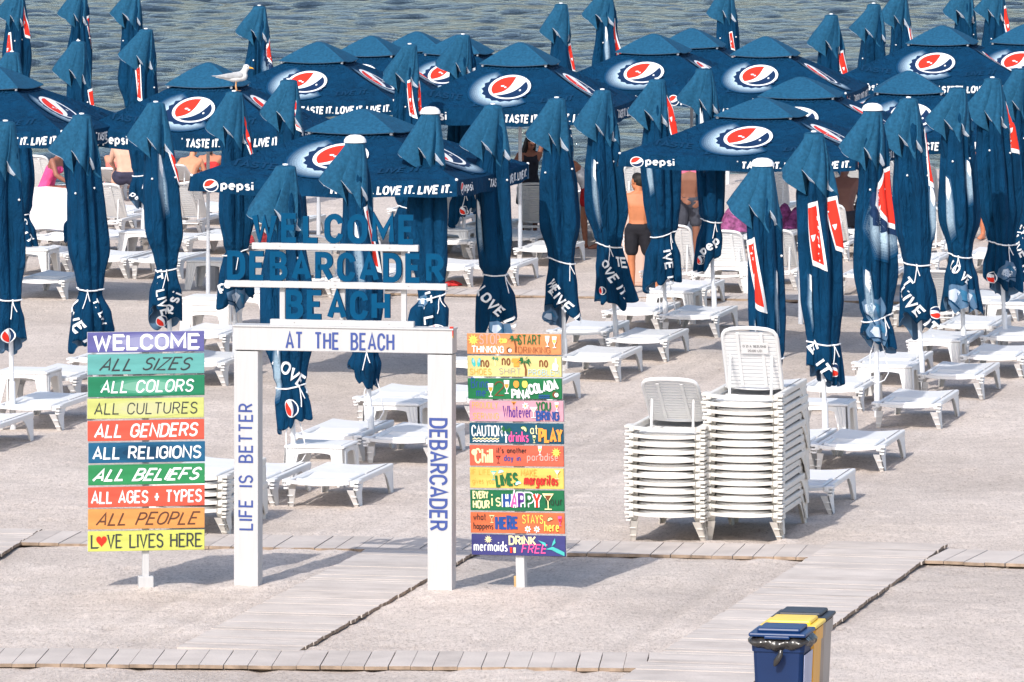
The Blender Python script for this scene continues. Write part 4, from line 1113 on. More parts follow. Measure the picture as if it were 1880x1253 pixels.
# ------------------------------------------------------------------ wheeled bins
def wheelie_bin(loc, rz, body, lid, label, bag=False, side=None, open_lid=0.0, s=1.0):
    root = empty('wheelie_bin', loc, rz, label, 'bin', 'wheeled bins in a short row')
    w0, w1, d0, d1, h = .165 * s, .20 * s, .17 * s, .21 * s, .905 * s
    mb = MB(); n = 8; vs = []; fs = []
    zs = [0.03, .10, .45, .88 * h, .885 * h, h]
    for z in zs:
        t = z / h; w = w0 + (w1 - w0) * t; d = d0 + (d1 - d0) * t; g = .012 if z > .88 * h else 0; c = .03
        for (x, y) in ((-w + c, -d), (w - c, -d), (w, -d + c), (w, d - c), (w - c, d), (-w + c, d), (-w, d - c), (-w, -d + c)):
            vs.append((x * (1 + g * 4), y * (1 + g * 4), z))
    for i in range(len(zs) - 1):
        for k in range(8): fs.append((i * 8 + k, i * 8 + (k + 1) % 8, (i + 1) * 8 + (k + 1) % 8, (i + 1) * 8 + k))
    fs.append(tuple(range(8))[::-1])
    mi = []
    mb.add(vs, fs); 
    for x in (-.5, .5): mb.box((x * w0, -d0 - .006, .42), (.012, .02, .6))
    o = mb.build('body', body, root)
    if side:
        mb = MB(); mb.prism([(-d0 * .9, .10), (d0 * .9, .10), (d1 * .94, .86 * h), (-d1 * .94, .86 * h)], 0, .004, 'x'); p = mb.build('sheen_panel', side, root)  # thin added plate; its pale colour paints a sheen on the bin's side
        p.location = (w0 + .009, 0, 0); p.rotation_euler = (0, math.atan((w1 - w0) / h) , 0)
    mb = MB()
    mb.box((0, -.01, h + .028), (2 * w1 + .05, 2 * d1 + .06, .03), bev=.012)
    mb.box((0, -.0, h + .056), (2 * w1 - .06, 2 * d1 - .06, .035), bev=.015)
    mb.box((0, -d1 - .03, h + .012), (.20, .05, .025), bev=.008)
    for x in (-.6, .6): mb.tube([(x * w1 - .05, d1 + .045, h + .02), (x * w1 + .05, d1 + .045, h + .02)], .018, 8)
    ld = mb.build('lid', lid, root)
    mb = MB(); mb.tube([(-w1 * .9, d1 + .05, h - .02), (w1 * .9, d1 + .05, h - .02)], .015, 8); mb.build('handle', M_BIND, root)
    for sx in (-1, 1):
        mb = MB(); mb.lathe([(.0, -.02), (.075, -.02), (.08, -.012), (.08, .012), (.075, .02), (.0, .02)], 18)
        W_ = mb.build('wheel', M_BIND, root); W_.location = (sx * (w0 + .02), d0 + .01, .08); W_.rotation_euler = (0, PI / 2, 0)
    if bag:
        rng = random.Random(4); nt, nz = 72, 12; vs = []
        for j in range(nz):
            u = j / (nz - 1)
            for i in range(nt):
                a = 2 * PI * i / nt; c, n_ = math.cos(a), math.sin(a)
                k = (abs(c) ** 6 + abs(n_) ** 6) ** (-1 / 6)
                puff = .035 * math.sin(PI * u) + .010 * math.sin(9 * a + 5 * u) * u + .007 * math.sin(23 * a - 4 * u)
                vs.append((c * k * (w1 * 1.05 + puff), n_ * k * (d1 * 1.05 + puff), h + .008 - (.085 + .018 * math.sin(3 * a) + .008 * math.sin(11 * a)) * u))
        f = grid_faces(nz, nt, True); mb = MB(); mb.add(vs, f, 0, True); bag_o = mb.build('bin_liner', M_BAG, root)
        mb = MB(); mb.tube([(.035, -d1 - .05, h - .085), (.03, -d1 - .065, h - .12), (.0, -d1 - .06, h - .17), (-.018, -d1 - .05, h - .205)], [.016, .022, .026, .010], 8); mb.build('liner_knot', M_BAG, bag_o)
    return root
M_BIND = mat('black_rubber', (.02, .02, .022, 1), .55)
M_BAG = mat('black_film', (.035, .033, .032, 1), .22, .6, .2, 20, .5, 18)
_bp = P(1428, 1388)
_bb = lambda k, dx=0: Vector((_bp.x + dx, _bp.y, 0)) + _B * (k * .50)
wheelie_bin(_bb(.42), -PHI, mat('bin_blue', S(0, 38, 84), .55, .4, .06, 4), mat('bin_lid_blue', S(4, 48, 98), .4, .4, .06), 'blue wheeled bin with black liner folded over its rim, first of the row', True, side=mat('painted_side_sheen', S(158, 166, 198), .35, .5, .08, 2, stretch=(1, 6, .6)))  # pale lavender is reflected light put into the side's colour
wheelie_bin(_bb(1.42), -PHI, mat('bin_yellow', S(238, 172, 50), .42, .4, .06, 4, stretch=(1, 6, .5)), mat('bin_lid_yellow', S(246, 206, 70), .4, .4, .06), 'yellow wheeled bin standing between the blue bin and the grey one')
wheelie_bin(_bb(2.40), -PHI, mat('bin_grey', S(170, 160, 152), .5, .4, .06, 4), mat('bin_lid_black', S(52, 56, 64), .5, .4, .1), 'grey wheeled bin with dark lid at the back of the row')
# ------------------------------------------------------------------ people: one continuous body each
def ell(c, r, n=10):
    rx, ry, rz = (r, r, r) if not isinstance(r, (tuple, list)) else r
    out = []
    for i in range(n + 1):
        la = PI * i / n
        for k in range(n):
            lo = 2 * PI * k / n
            out.append(Vector((c[0] + rx * math.sin(la) * math.cos(lo), c[1] + ry * math.sin(la) * math.sin(lo), c[2] + rz * math.cos(la))))
    return out
def blob(name, pieces, material, parent, voxel=.008, smooth=3):
    """hulls of ellipsoids melted into one skin"""
    bm = bmesh.new()
    for grp in pieces:
        vs = []
        for c, r in grp: vs += [bm.verts.new(v) for v in ell(c, r)]
        res = bmesh.ops.convex_hull(bm, input=vs)
        dead = list({g for g in res['geom_interior'] + res['geom_unused'] if isinstance(g, bmesh.types.BMVert) and g.is_valid})
        if dead: bmesh.ops.delete(bm, geom=dead, context='VERTS')
    me = bpy.data.meshes.new(name + '_raw'); bm.to_mesh(me); bm.free()
    o = bpy.data.objects.new(name, me); COL.objects.link(o)
    r = o.modifiers.new('remesh', 'REMESH'); r.mode = 'VOXEL'; r.voxel_size = voxel
    s = o.modifiers.new('smooth', 'SMOOTH'); s.iterations = smooth; s.factor = .5
    dg = bpy.context.evaluated_depsgraph_get(); ev = o.evaluated_get(dg)
    m2 = bpy.data.meshes.new_from_object(ev); m2.name = name
    bpy.data.objects.remove(o)
    m2.polygons.foreach_set('use_smooth', [True] * len(m2.polygons))
    m2.materials.clear()
    return link(name, m2, material, parent)
def v3(*a): return Vector(a)
STAND = dict(head=v3(0, -.005, 1.635), neck=v3(0, .01, 1.49), chest=v3(0, .01, 1.30), waist=v3(0, .01, 1.10), pelvis=v3(0, .015, .96),
             sl=v3(-.185, .01, 1.425), sr=v3(.185, .01, 1.425), el=v3(-.245, .02, 1.13), er=v3(.245, .02, 1.13), wl=v3(-.27, -.04, .885), wr=v3(.27, -.04, .885),
             hl=v3(-.095, .01, .93), hr=v3(.095, .01, .93), kl=v3(-.11, -.01, .50), kr=v3(.11, -.01, .50), al=v3(-.11, .03, .085), ar=v3(.11, .03, .085),
             fl=v3(-.125, -.13, .03), fr=v3(.125, -.13, .03), face=v3(0, -1, 0), hdl=None, hdr=None)
# in these poses the figure faces -y
def hand(w, d, pal, thumb_side, sc=1.0):
    """palm, four unequal bent fingers and a thumb leaving the side of the palm"""
    d = d.normalized(); side = d.cross(pal).normalized() * thumb_side; pal = side.cross(d).normalized() * thumb_side
    out = []; pc = w + d * .05 * sc
    out.append([(w, .024 * sc), (w + d * .045 * sc + side * .026 * sc, .016 * sc), (w + d * .085 * sc + side * .028 * sc, .013 * sc), (w + d * .085 * sc - side * .028 * sc, .012 * sc), (w + d * .045 * sc - side * .026 * sc, .014 * sc)])
    for k, ln in enumerate((.072, .08, .074, .058)):
        b = w + d * .088 * sc + side * (.030 - .020 * k) * sc
        m = b + (d * .85 + pal * .4) .normalized() * ln * .55 * sc; e = m + (d * .45 + pal * .9).normalized() * ln * .5 * sc
        out += [[(b, .0098 * sc), (m, .0088 * sc)], [(m, .0088 * sc), (e, .0072 * sc)]]
    b = w + d * .035 * sc + side * .028 * sc; m = b + (d * .6 + side * .7 + pal * .25).normalized() * .042 * sc; e = m + (d * .85 + side * .2 + pal * .4).normalized() * .032 * sc
    out += [[(b, .0125 * sc), (m, .0105 * sc)], [(m, .0105 * sc), (e, .0085 * sc)]]
    return out
def person(loc, rz, label, pose=None, skin=(196, 128, 92), hair=(34, 26, 22), hairstyle='short', wear=(), female=False, size=1.0, voxel=.009, group='people on the beach', bulk=1.0):
    J = {k: (v.copy() if isinstance(v, Vector) else v) for k, v in STAND.items()}
    if pose: J.update(pose)
    root = empty('person', loc, rz, label, 'person', group); root.scale = (size,) * 3
    M = mat('skin_%d_%d_%d' % skin, S(*skin), .55, .35, .06, 9.0)
    b = bulk; hipw = 1.08 if female else 1.0; shw = .9 if female else 1.0
    ub = (J['neck'] - J['chest']); up = ub.normalized()
    P_ = []
    tx = (J['sr'] - J['sl']).normalized(); hx = (J['hr'] - J['hl']).normalized()
    # torso: pelvis, waist, rib cage, shoulder girdle
    def row(c, dx, half, r): return [(c - dx * half, r), (c + dx * half, r)]
    P_.append(row(J['pelvis'], hx, .075 * hipw * b, (.085 * b, .098 * b, .10)) + row(J['waist'], tx, .055 * b, (.078 * b, .085 * b, .08)))
    P_.append(row(J['waist'], tx, .055 * b, (.078 * b, .086 * b, .08)) + row(J['chest'], tx, .075 * b * shw, (.088 * b, .102 * b, .10)))
    P_.append(row(J['chest'], tx, .075 * b * shw, (.088 * b, .104 * b, .10)) + [(J['sl'], .055 * b), (J['sr'], .055 * b), (J['neck'] - up * .05, .065)])
    P_.append([(J['sl'].lerp(J['neck'], .55) , .045), (J['sr'].lerp(J['neck'], .55), .045), (J['neck'], .055)])
    f = J['face'].normalized(); hd = J['head']; hu = (hd - J['neck']).normalized(); rt = f.cross(hu).normalized(); hu2 = rt.cross(f).normalized()
    P_.append([(J['neck'] - up * .03, .056), (hd - hu * .06 - f * .02, .056)])
    def HP(a, c, u): return hd + rt * a + f * c + hu2 * u
    P_.append([(HP(0, -.012, .03), .088), (HP(0, .012, .02), .083), (HP(0, .0, .045), .078)])
    P_.append([(HP(0, .03, -.02), .068), (HP(0, .05, -.085), .030), (HP(-.03, .01, -.06), .035), (HP(.03, .01, -.06), .035)])
    P_.append([(HP(0, .088, .01), .011), (HP(0, .112, -.028), .014)])                 # nose
    P_.append([(HP(-.03, .086, .03), .013), (HP(.03, .086, .03), .013)])               # brow
    P_.append([(HP(-.016, .086, -.062), .010), (HP(.016, .086, -.062), .010)])         # lips
    for s in (-1, 1): P_.append([(HP(s * .085, -.005, .02), (.012, .018, .026)), (HP(s * .083, .0, -.015), (.010, .012, .012))])
    if female and 'bust' not in (wear or ()):
        fr = tx.cross(up).normalized()
        for s in (-1, 1): P_.append([(J['chest'] + tx * s * .075 + fr * .085 - up * .0, .052)])
    for s in ('l', 'r'):
        sg = -1 if s == 'l' else 1
        P_.append([(J['s' + s], .056 * b * shw), (J['s' + s].lerp(J['e' + s], .35), .050 * b * shw), (J['e' + s], .039 * b)])
        P_.append([(J['e' + s], .039 * b), (J['e' + s].lerp(J['w' + s], .3), .041 * b), (J['w' + s], .026)])
        d = J['hd' + s] or (J['w' + s] - J['e' + s])
        pal = (J['pelvis'] - J['w' + s]); P_ += hand(J['w' + s], d, pal, sg * (1 if d.z < 0 else -1) * -1)
        P_.append([(J['h' + s], .092 * b * hipw), (J['h' + s].lerp(J['k' + s], .4), .078 * b), (J['k' + s], .055 * b)])
        P_.append([(J['k' + s], .055 * b), (J['k' + s].lerp(J['a' + s], .3), .056 * b), (J['a' + s], .036)])
        P_.append([(J['a' + s] + v3(0, .015, -.045), .034), (J['f' + s].lerp(J['a' + s], .35) - v3(0, 0, .0), .036), (J['f' + s], (.044, .04, .022))])
        P_.append([(J['a' + s], .036), (J['f' + s].lerp(J['a' + s], .5), .034)])
    body = blob('body', P_, M, root, voxel)
    # eyes
    for s in (-1, 1):
        mb = MB(); mb.add(ell(HP(s * .032, .083, .010), .011, 8), grid_faces(9, 8, True), 0, True); mb.build('eye', mat('eye_dark', (.02, .015, .012, 1), .3, .5), root)
    H = mat('hair_%d_%d_%d' % hair, S(*hair), .6, .4, .25, 40.0, .4, 120)
    if hairstyle:
        Hp = [[(HP(0, -.030, .048), .090), (HP(0, .01, .072), .078)], [(HP(0, -.05, .0), .072), (HP(0, -.05, .05), .08)], [(HP(-.055, -.02, .03), .045), (HP(.055, -.02, .03), .045)]]
        if hairstyle == 'long':
            Hp += [[(HP(0, -.05, .04), .088), (HP(0, -.075, -.16), (.095, .05, .08)), (HP(0, -.07, -.30), (.07, .04, .05))]]
            for s in (-1, 1): Hp.append([(HP(s * .07, .0, .05), .034), (HP(s * .088, .015, -.12), .034), (HP(s * .085, .03, -.28), .028)])
        if hairstyle == 'bun': Hp += [[(HP(0, -.12, .02), .052)], [(HP(.015, -.13, -.02), .04)]]
        if hairstyle == 'tail': Hp += [[(HP(0, -.10, .03), .04), (HP(0, -.14, -.10), .03)]]
        blob('hair', Hp, H, root, .010, 2)
    for w in wear:
        kind, colr = w[0], w[1]
        C = mat('garment_%d_%d_%d' % colr, S(*colr), .8, .2, .12, 12.0, .2, 50)
        W = []; e = .016
        if kind in ('shorts', 'trunks'):
            q = .62 if kind == 'shorts' else .45
            W.append(row(J['pelvis'] + up * .02, hx, .08 * b, (.088 * b + e, .102 * b + e, .095)))
            for s in 'lr':
                kk = J['h' + s].lerp(J['k' + s], q); W.append([(J['h' + s], .096 * b + e), (J['h' + s].lerp(J['k' + s], q * .6), .092 * b + e), (kk, .080 * b + e * 1.2)])
                W.append([(J['pelvis'], .085 * b + e), (J['h' + s], .094 * b + e)])
        elif kind in ('top', 'dress', 'swimsuit'):
            W.append(row(J['pelvis'], hx, .078 * hipw * b, (.088 * b + e, .10 * b + e, .09)) + row(J['waist'], tx, .058 * b, (.08 * b + e, .088 * b + e, .08)))
            W.append(row(J['waist'], tx, .058 * b, (.08 * b + e, .088 * b + e, .08)) + row(J['chest'], tx, .075 * b * shw, (.09 * b + e, .106 * b + e, .09)))
            if kind != 'swimsuit':
                W.append(row(J['chest'], tx, .075 * b * shw, (.09 * b + e, .106 * b + e, .09)) + [(J['sl'].lerp(J['neck'], .35), .05), (J['sr'].lerp(J['neck'], .35), .05)])
            else:
                for s in 'lr': W.append([(J['chest'], .085 * b), (J['s' + s].lerp(J['neck'], .45), .03)])
            if kind == 'dress':
                hem = (J['kl'] + J['kr']) / 2 + v3(0, 0, .10)
                W.append(row(J['pelvis'], hx, .085 * b, (.10 * b + e, .11 * b + e, .09)) + row(hem, hx, .13 * b, (.12 * b, .15 * b, .04)))
            if female and kind != 'none':
                fr = tx.cross(up).normalized()
                for s in (-1, 1): W.append([(J['chest'] + tx * s * .075 + fr * .085, .060)])
        elif kind == 'scarf':
            W += [[(HP(0, -.012, .055), .094), (HP(0, .015, .06), .088)], [(HP(0, -.07, .02), .065)]]
        elif kind == 'cap':
            W += [[(HP(0, -.01, .07), (.095, .095, .06))], [(HP(0, .09, .055), (.07, .06, .01)), (HP(0, .06, .06), (.08, .05, .012))]]
        elif kind == 'shawl':
            for s in 'lr': W.append([(J['s' + s] + up * .02, .07), (J['neck'] - up * .0 , .075), (J['s' + s].lerp(J['e' + s], .35), .065)])
        nm = {'scarf': 'headscarf', 'cap': 'sun_cap', 'top': 'tank_top', 'shawl': 'beach_towel'}.get(kind, kind)
        if len(w) > 2 and w[2]: nm = w[2]
        blob(nm, W, C, root, .011, 3)
    return root, J

def drape(name, loc, rz, pts_fn, nu, nv, material, label, cat, group=None):
    vs = [pts_fn(i / (nu - 1), j / (nv - 1)) for j in range(nv) for i in range(nu)]
    mb = MB(); mb.add(vs, grid_faces(nv, nu), 0, True); vb = [(x, y, z - .010) for x, y, z in vs]; mb.add(vb, [f[::-1] for f in grid_faces(nv, nu)], 0, True)
    o = mb.build(name, material, None, loc, fix=False); o.rotation_euler = (0, 0, rz); tag(o, label, cat, group); return o

# ------------------------------------------------------------------ gull
def gull(loc, rz):
    root = empty('seagull', loc, rz, 'white gull with grey wings perched on the tip of a folded parasol', 'gull')
    W = mat('gull_white', (.72, .72, .72, 1), .8, .2, .05, 20); G = mat('gull_grey', (.40, .41, .43, 1), .8, .2, .1, 20); O = mat('gull_leg', S(226, 170, 120), .6)
    blob('body', [[(v3(-.16, 0, .20), (.05, .04, .035)), (v3(-.02, 0, .205), (.11, .075, .075)), (v3(.10, 0, .225), (.07, .065, .075))],
                  [(v3(.09, 0, .24), .062), (v3(.135, 0, .32), .042)], [(v3(.135, 0, .325), .042), (v3(.15, 0, .355), (.052, .045, .046)), (v3(.17, 0, .35), .034)],
                  [(v3(-.15, 0, .205), .035), (v3(-.28, 0, .205), (.04, .035, .012))]], W, root, .007, 3)
    for s in (-1, 1): blob('wing', [[(v3(.06, s * .062, .245), (.06, .018, .045)), (v3(-.10, s * .062, .225), (.11, .018, .04)), (v3(-.26, s * .035, .222), (.05, .012, .012))], [(v3(-.25, s * .03, .222), (.04, .01, .012)), (v3(-.36, s * .012, .222), (.02, .006, .006))]], G, root, .006, 2)
    mb = MB(); mb.tube([(.195, 0, .35), (.24, 0, .343), (.262, 0, .333)], [.016, .011, .004], 8); mb.build('beak', mat('gull_beak', S(236, 170, 60), .5), root)
    for s in (-1, 1):
        mb = MB(); mb.tube([(-.0, s * .03, .14), (-.01, s * .03, .07), (.005, s * .03, .006)], .007, 6); mb.add([(.0, s * .03, .006), (.06, s * .03 - .03, .004), (.07, s * .03, .004), (.06, s * .03 + .03, .004)], [(0, 1, 2, 3)]); mb.build('leg', O, root)
        mb = MB(); mb.add(ell((.175, s * .036, .368), .007, 6), grid_faces(7, 6, True)); mb.build('eye', mat('eye_dark', (.02, .015, .012, 1), .3, .5), root)
    return root
# ------------------------------------------------------------------ folded parasols, front to back
def z_to_y(z, yb): return yb - z * (yb - YH) / HCAM
S_, H_, Y_ = 'strip', 'half', 'spray'
FOLDED = [
 # xt   yt   xb   yb   tie  bot  dome prints                                                     wide flare cord  label
 (10, 226, 24, 788, 548, 640, 0, [('globe', 12, .28, 1.1, 20), (S_, -50, .2)], 1.0, .0, 0, 'nearest folded blue parasol at the left edge, round emblem low on its hem'),
 (150, 213, 178, 742, 530, 640, 0, [('LIVE IT.', -28, .38, 1.3, -52), ('T. LIV', 40, .62, .8, -70)], 1.0, .10, 0, 'folded blue parasol reading LIVE IT on a hem that hangs behind the WELCOME board'),
 (286, 191, 318, 702, 494, 600, 0, [(Y_, 10, .52), (S_, 52, .62), ('IT. LIVE', -12, .6, 1.05, -75), ('globe', -5, .12, .9, 30), ('psi', 24, .45, 1.2, 62)], .98, .0, 0, 'folded blue parasol with pale spray down its front, just above the WELCOME board'),
 (430, 171, 432, 664, 463, 558, 0, [(S_, 58, .7, 1.2, 8), ('pe', -40, .4, 1.3, 20), ('lining', 12, .1, 1.0)], 1.0, .04, 0, 'folded blue parasol whose pale-lined hem hangs beside the D of DEBARCADER'),
 (530, 149, 552, 640, 470, 560, 0, [(S_, 30, .82), (S_, 66, .80), (S_, 20, .12, .8)], .95, .0, 0, 'folded blue parasol with two red flashes high up, standing behind the WELC letters'),
 (524, 307, 541, 892, 708, 780, 0, [(Y_, -42, .1, 1.0, -14), ('IT. LOVE IT', -2, 1.42, 1.25, -36), ('globe', -6, .45, 1.25, 10)], 1.0, -.03, 1, 'folded blue parasol seen through the gate, reading LOVE IT, nearest the left gate post'),
 (652, 262, 684, 838, 640, 706, 1, [(S_, 44, .52, 1.3), (Y_, -8, .45)], .95, -.05, 1, 'folded blue parasol with white domed tip, standing behind the O of WELCOME'),
 (790, 209, 800, 722, 543, 606, 1, [('lining', -40, .85, .6, 30), ('IT. LIV', -8, .45, 1.2, -78), ('globe', 22, .05, .8)], 1.05, .0, 0, 'folded blue parasol with white domed tip behind the right end of the gate lettering'),
 (905, 195, 915, 702, 503, 608, 0, [('T. LOVE IT. LI', 2, .42, 1.15, -48), (Y_, -48, .3, .8), ('lining', 2, .02, .9, -20)], 1.05, .03, 0, 'folded blue parasol reading LOVE IT along its hem, right above the STOP THINKING board'),
 (1022, 183, 1038, 680, 478, 598, 0, [('LIVE IT.', 18, .30, 1.15, -48), ('WE', -30, .62, 1.1, -60), ('lining', -40, .15, .7, 40)], 1.0, .02, 0, 'folded blue parasol reading LIVE IT, pole just right of the STOP THINKING board'),
 (1106, 168, 1133, 650, 450, 560, 0, [(Y_, -34, .35, 1.1), ('OVE IT.', 2, .45, 1.1, -62), ('TE', 40, .72, 1.2, -5), ('globe', -52, .25, .7)], 1.0, .04, 0, 'folded blue parasol left of the man in black shorts, hem bunched over a low table'),
 (1206, 148, 1223, 612, 430, 528, 0, [(S_, 62, .74, 1.2), ('IVE IT.', 24, .35, 1.1, -82), (Y_, -44, .4, .7)], 1.0, .05, 1, 'folded blue parasol half hiding the man in black shorts'),
 (1292, 128, 1313, 600, 405, 492, 0, [(Y_, -24, .55, 1.1), ('pep', -4, .5, 1.4, 38), ('globe', -34, .18, .8, 20)], .98, .0, 0, 'folded blue parasol between the man in shadow and the empty slatted loungers'),
 (1400, 305, 1420, 896, 660, 682, 1, [(S_, -38, .42, 1.35), (Y_, 30, .3, .9), (Y_, -40, .1, .6)], 1.0, -.09, 0, 'folded blue parasol with white domed tip standing behind the taller lounger stack'),
 (1494, 246, 1517, 822, 629, 704, 0, [(S_, -18, .50, 1.3, 2), (S_, 52, .55, 1.1), (Y_, -46, .2, .8), ('E IT.', -18, .58, 1.3, -58), ('globe', 40, .35, 1.0, 70)], 1.05, -.01, 0, 'folded blue parasol with a broad red flash, right of the taller lounger stack'),
 (1602, 203, 1611, 768, 584, 638, 1, [(H_, 28, .55, 1.35), (Y_, -20, .1, .9), ('lining', -12, 1.25, 1.2), ('lining', 6, .55, 1.0, 30)], .98, .03, 1, 'folded blue parasol with white domed tip and its pale lining turned out'),
 (1668, 183, 1695, 720, 484, 614, 0, [(S_, 64, .62, 1.3, -6), (Y_, 58, .32, .8), ('LIVE IT.', -6, .34, 1.25, -52), ('T.', -38, .72, 1.1, -50), ('globe', 52, .32, 1.0, 80)], 1.02, .03, 0, 'folded blue parasol reading LIVE IT with a red spot on its hem'),
 (1758, 163, 1770, 670, 469, 575, 0, [(Y_, -30, .3, 1.0), (Y_, 40, .45, .7), ('LO VE', -2, .72, 1.05, -40), ('lining', -12, .30, 1.2), ('lining', 36, .25, 1.0)], 1.0, .06, 0, 'folded blue parasol whose hem bunches into pale folds above the right-hand loungers'),
 (1822, 146, 1847, 645, 446, 542, 0, [(S_, 70, .68, 1.2), ('globe', -40, .35, 1.0, 60), ('lining', 22, .45, 1.0, 50), ('pe', 34, .5, .9, 40)], 1.0, .02, 0, 'folded blue parasol with rumpled hem beside the one at the right edge'),
 (1872, 128, 1892, 615, 425, 512, 0, [('LIVE IT.', -22, .5, 1.1, -58), ('IT. L', -12, .9, 1.0, -50)], 1.0, .03, 0, 'folded blue parasol cut by the right edge of the frame'),
 # rows further back
 (32, -18, 26, 345, None, None, 0, [(S_, 60, .72, 1.1, 6), (S_, -30, .5)], 1.0, .0, 0, 'folded blue parasol against the sea in the upper left corner, red flash on its right'),
 (22, 98, 40, 505, 392, 474, 0, [('on', 24, .9, 1.1, -40), (Y_, 60, .8, .7), ('IT.', 34, .45, 1.0, -50)], 1.05, .06, 0, 'folded blue parasol at the left edge behind the nearest one, curved white hem line'),
 (148, -20, 146, 342, None, None, 0, [(S_, 62, .62, 1.1)], 1.0, .0, 0, 'tall folded blue parasol against the sea, second from the upper left corner'),
 (144, 78, 150, 486, 392, 440, 0, [(S_, 66, .62, .9)], 1.05, .0, 0, 'folded blue parasol with a wide cape corner, rising behind the one at the WELCOME board'),
 (244, -18, 246, 345, None, None, 0, [], 1.0, .0, 0, 'folded blue parasol against the sea, directly behind a shorter one left of the gull'),
 (268, 56, 262, 455, 320, 384, 0, [(S_, -28, .62, 1.0), ('pe', -30, .4, .9)], 1.0, .0, 0, 'folded blue parasol left of the gull, in front of another against the sea'),
 (476, 13, 480, 385, None, None, 0, [('half', 46, .6, 1.0)], 1.05, .0, 0, 'folded blue parasol against the sea just right of the gull'),
 (752, 84, 752, 502, 380, 448, 0, [(S_, 8, .66, 1.0), (S_, 58, .66, .9)], 1.0, .05, 0, 'folded blue parasol between two open ones, two red flashes below its cape'),
 (850, 66, 852, 470, 350, 408, 0, [(S_, 66, .62, 1.3), ('globe', 6, .4, .9, 40), ('pe', 30, .4, 1.0, 20)], 1.05, .0, 0, 'folded blue parasol just left of the middle open parasol, small emblem on its hem'),
 (1030, 9, 1036, 385, None, None, 0, [(S_, 66, .55, .9)], 1.0, .0, 0, 'folded blue parasol against the sea right of the middle open parasol'),
 (1112, -18, 1112, 372, None, None, 0, [(S_, 58, .6, 1.3), (Y_, 0, .58, .9)], 1.05, .0, 0, 'folded blue parasol against the sea with red flash and white sliver, above the bending man'),
 (1334, -22, 1336, 340, None, None, 0, [(S_, 20, .55, .6)], .95, .0, 0, 'folded blue parasol against the sea behind the open parasols right of centre'),
 (1526, 29, 1532, 402, None, None, 0, [(S_, 60, .55, 1.0)], 1.0, .0, 0, 'folded blue parasol left of a close pair against the sea at the right'),
 (1604, 9, 1600, 390, None, None, 0, [(Y_, -10, .4, .7), (S_, 70, .62, .7)], 1.1, .0, 0, 'folded blue parasol, left one of the close pair against the sea at the right'),
 (1652, -14, 1652, 372, None, None, 0, [(S_, 60, .62, 1.3), (Y_, 66, .35, .6)], 1.0, .0, 0, 'folded blue parasol, right one of the close pair against the sea at the right'),
 (1772, -24, 1776, 342, None, None, 0, [], 1.0, .0, 0, 'folded blue parasol against the sea, left one of two near the upper right corner'),
 (1830, -22, 1832, 345, None, None, 0, [(S_, 62, .68, 1.2)], 1.0, .0, 0, 'folded blue parasol against the sea, right one of two near the upper right corner'),
]
for i, (xt, yt, xb, yb, tie, bot, dome, pr, wide, fl, cord, lab) in enumerate(FOLDED):
    if tie is None: tie = z_to_y(1.42, yb)
    if bot is None: bot = z_to_y(.72, yb)
    closed_parasol(xt, yt, xb, yb, tie, bot, lab, 100 + i, bool(dome), pr, wide, fl, bool(cord))

# ------------------------------------------------------------------ open parasols
OPEN = [
 (382, 115, 1.00, 0, 'open blue parasol behind the gull'),
 (585, 77, 1.02, 1, 'open blue parasol, full badge in view, behind the folded one right of the gull'),
 (682, 66, .95, -2, 'open blue parasol peeping out behind, first right of the one nearest the gull'),
 (765, 58, .98, 3, 'open blue parasol at the back of the row, highest peak left of the middle'),
 (842, 64, .92, -3, 'open blue parasol mostly hidden behind a folded one left of the middle'),
 (955, 78, 1.06, 1, 'open blue parasol at the middle of the row, its whole badge in view'),
 (665, 200, 1.13, -3, 'large open blue parasol behind the WELCOME letters'),
 (1200, 62, 1.04, 0, 'open blue parasol right of the middle with a full badge and words along its hem'),
 (1270, 52, 1.0, 4, 'open blue parasol half hidden behind its neighbour right of the middle, badge cut off'),
 (1405, 67, .98, 2, 'open blue parasol at the back, peak midway between the middle and the right edge'),
 (1470, 141, 1.06, 3, 'open blue parasol on a bare grey pole, peak rising behind the nearer one'),
 (1398, 179, 1.02, -2, 'open blue parasol above the man in shadow, big badge facing the camera'),
 (1730, 47, 1.05, 0, 'open blue parasol near the upper right corner with a full badge'),
 (1882, 45, 1.05, 2, 'open blue parasol cut by the right edge of the frame'),
 (-8, 122, 1.05, -4, 'open blue parasol cut by the left edge, seen behind folded ones'),
 (1668, 130, .95, 10, 'open blue parasol almost wholly hidden by the folded ones at the right'),
]
proto = open_parasol_proto()
def copy_tree(o, parent=None):
    c = o.copy(); COL.objects.link(c); c.parent = parent
    for ch in o.children: copy_tree(ch, c)
    return c
for i, (ax, ay, sc, rot, lab) in enumerate(OPEN):
    h = 3.40 * 1.0; d = FPX * (HCAM - h) / (ay - YH); o = proto if i == 0 else copy_tree(proto)
    o.location = (PX(ax, d), d, 0); o.rotation_euler = (0, 0, -PHI + R(rot)); f_ = {0: 1.1, 5: 1.12, 6: .92, 10: .9, 11: .80}.get(i, 1.0); o.location.z = 3.40 * (1 - f_); o.scale = (sc, sc, f_)
    tag(o, lab, 'parasol', 'open blue parasols in the back rows')
_gd = P(432, 664).y; _g = gull(Vector((PX(434, _gd), _gd, HCAM - (171 - YH) * _gd / FPX + .025)), R(-8)); _g.scale = (.86,) * 3

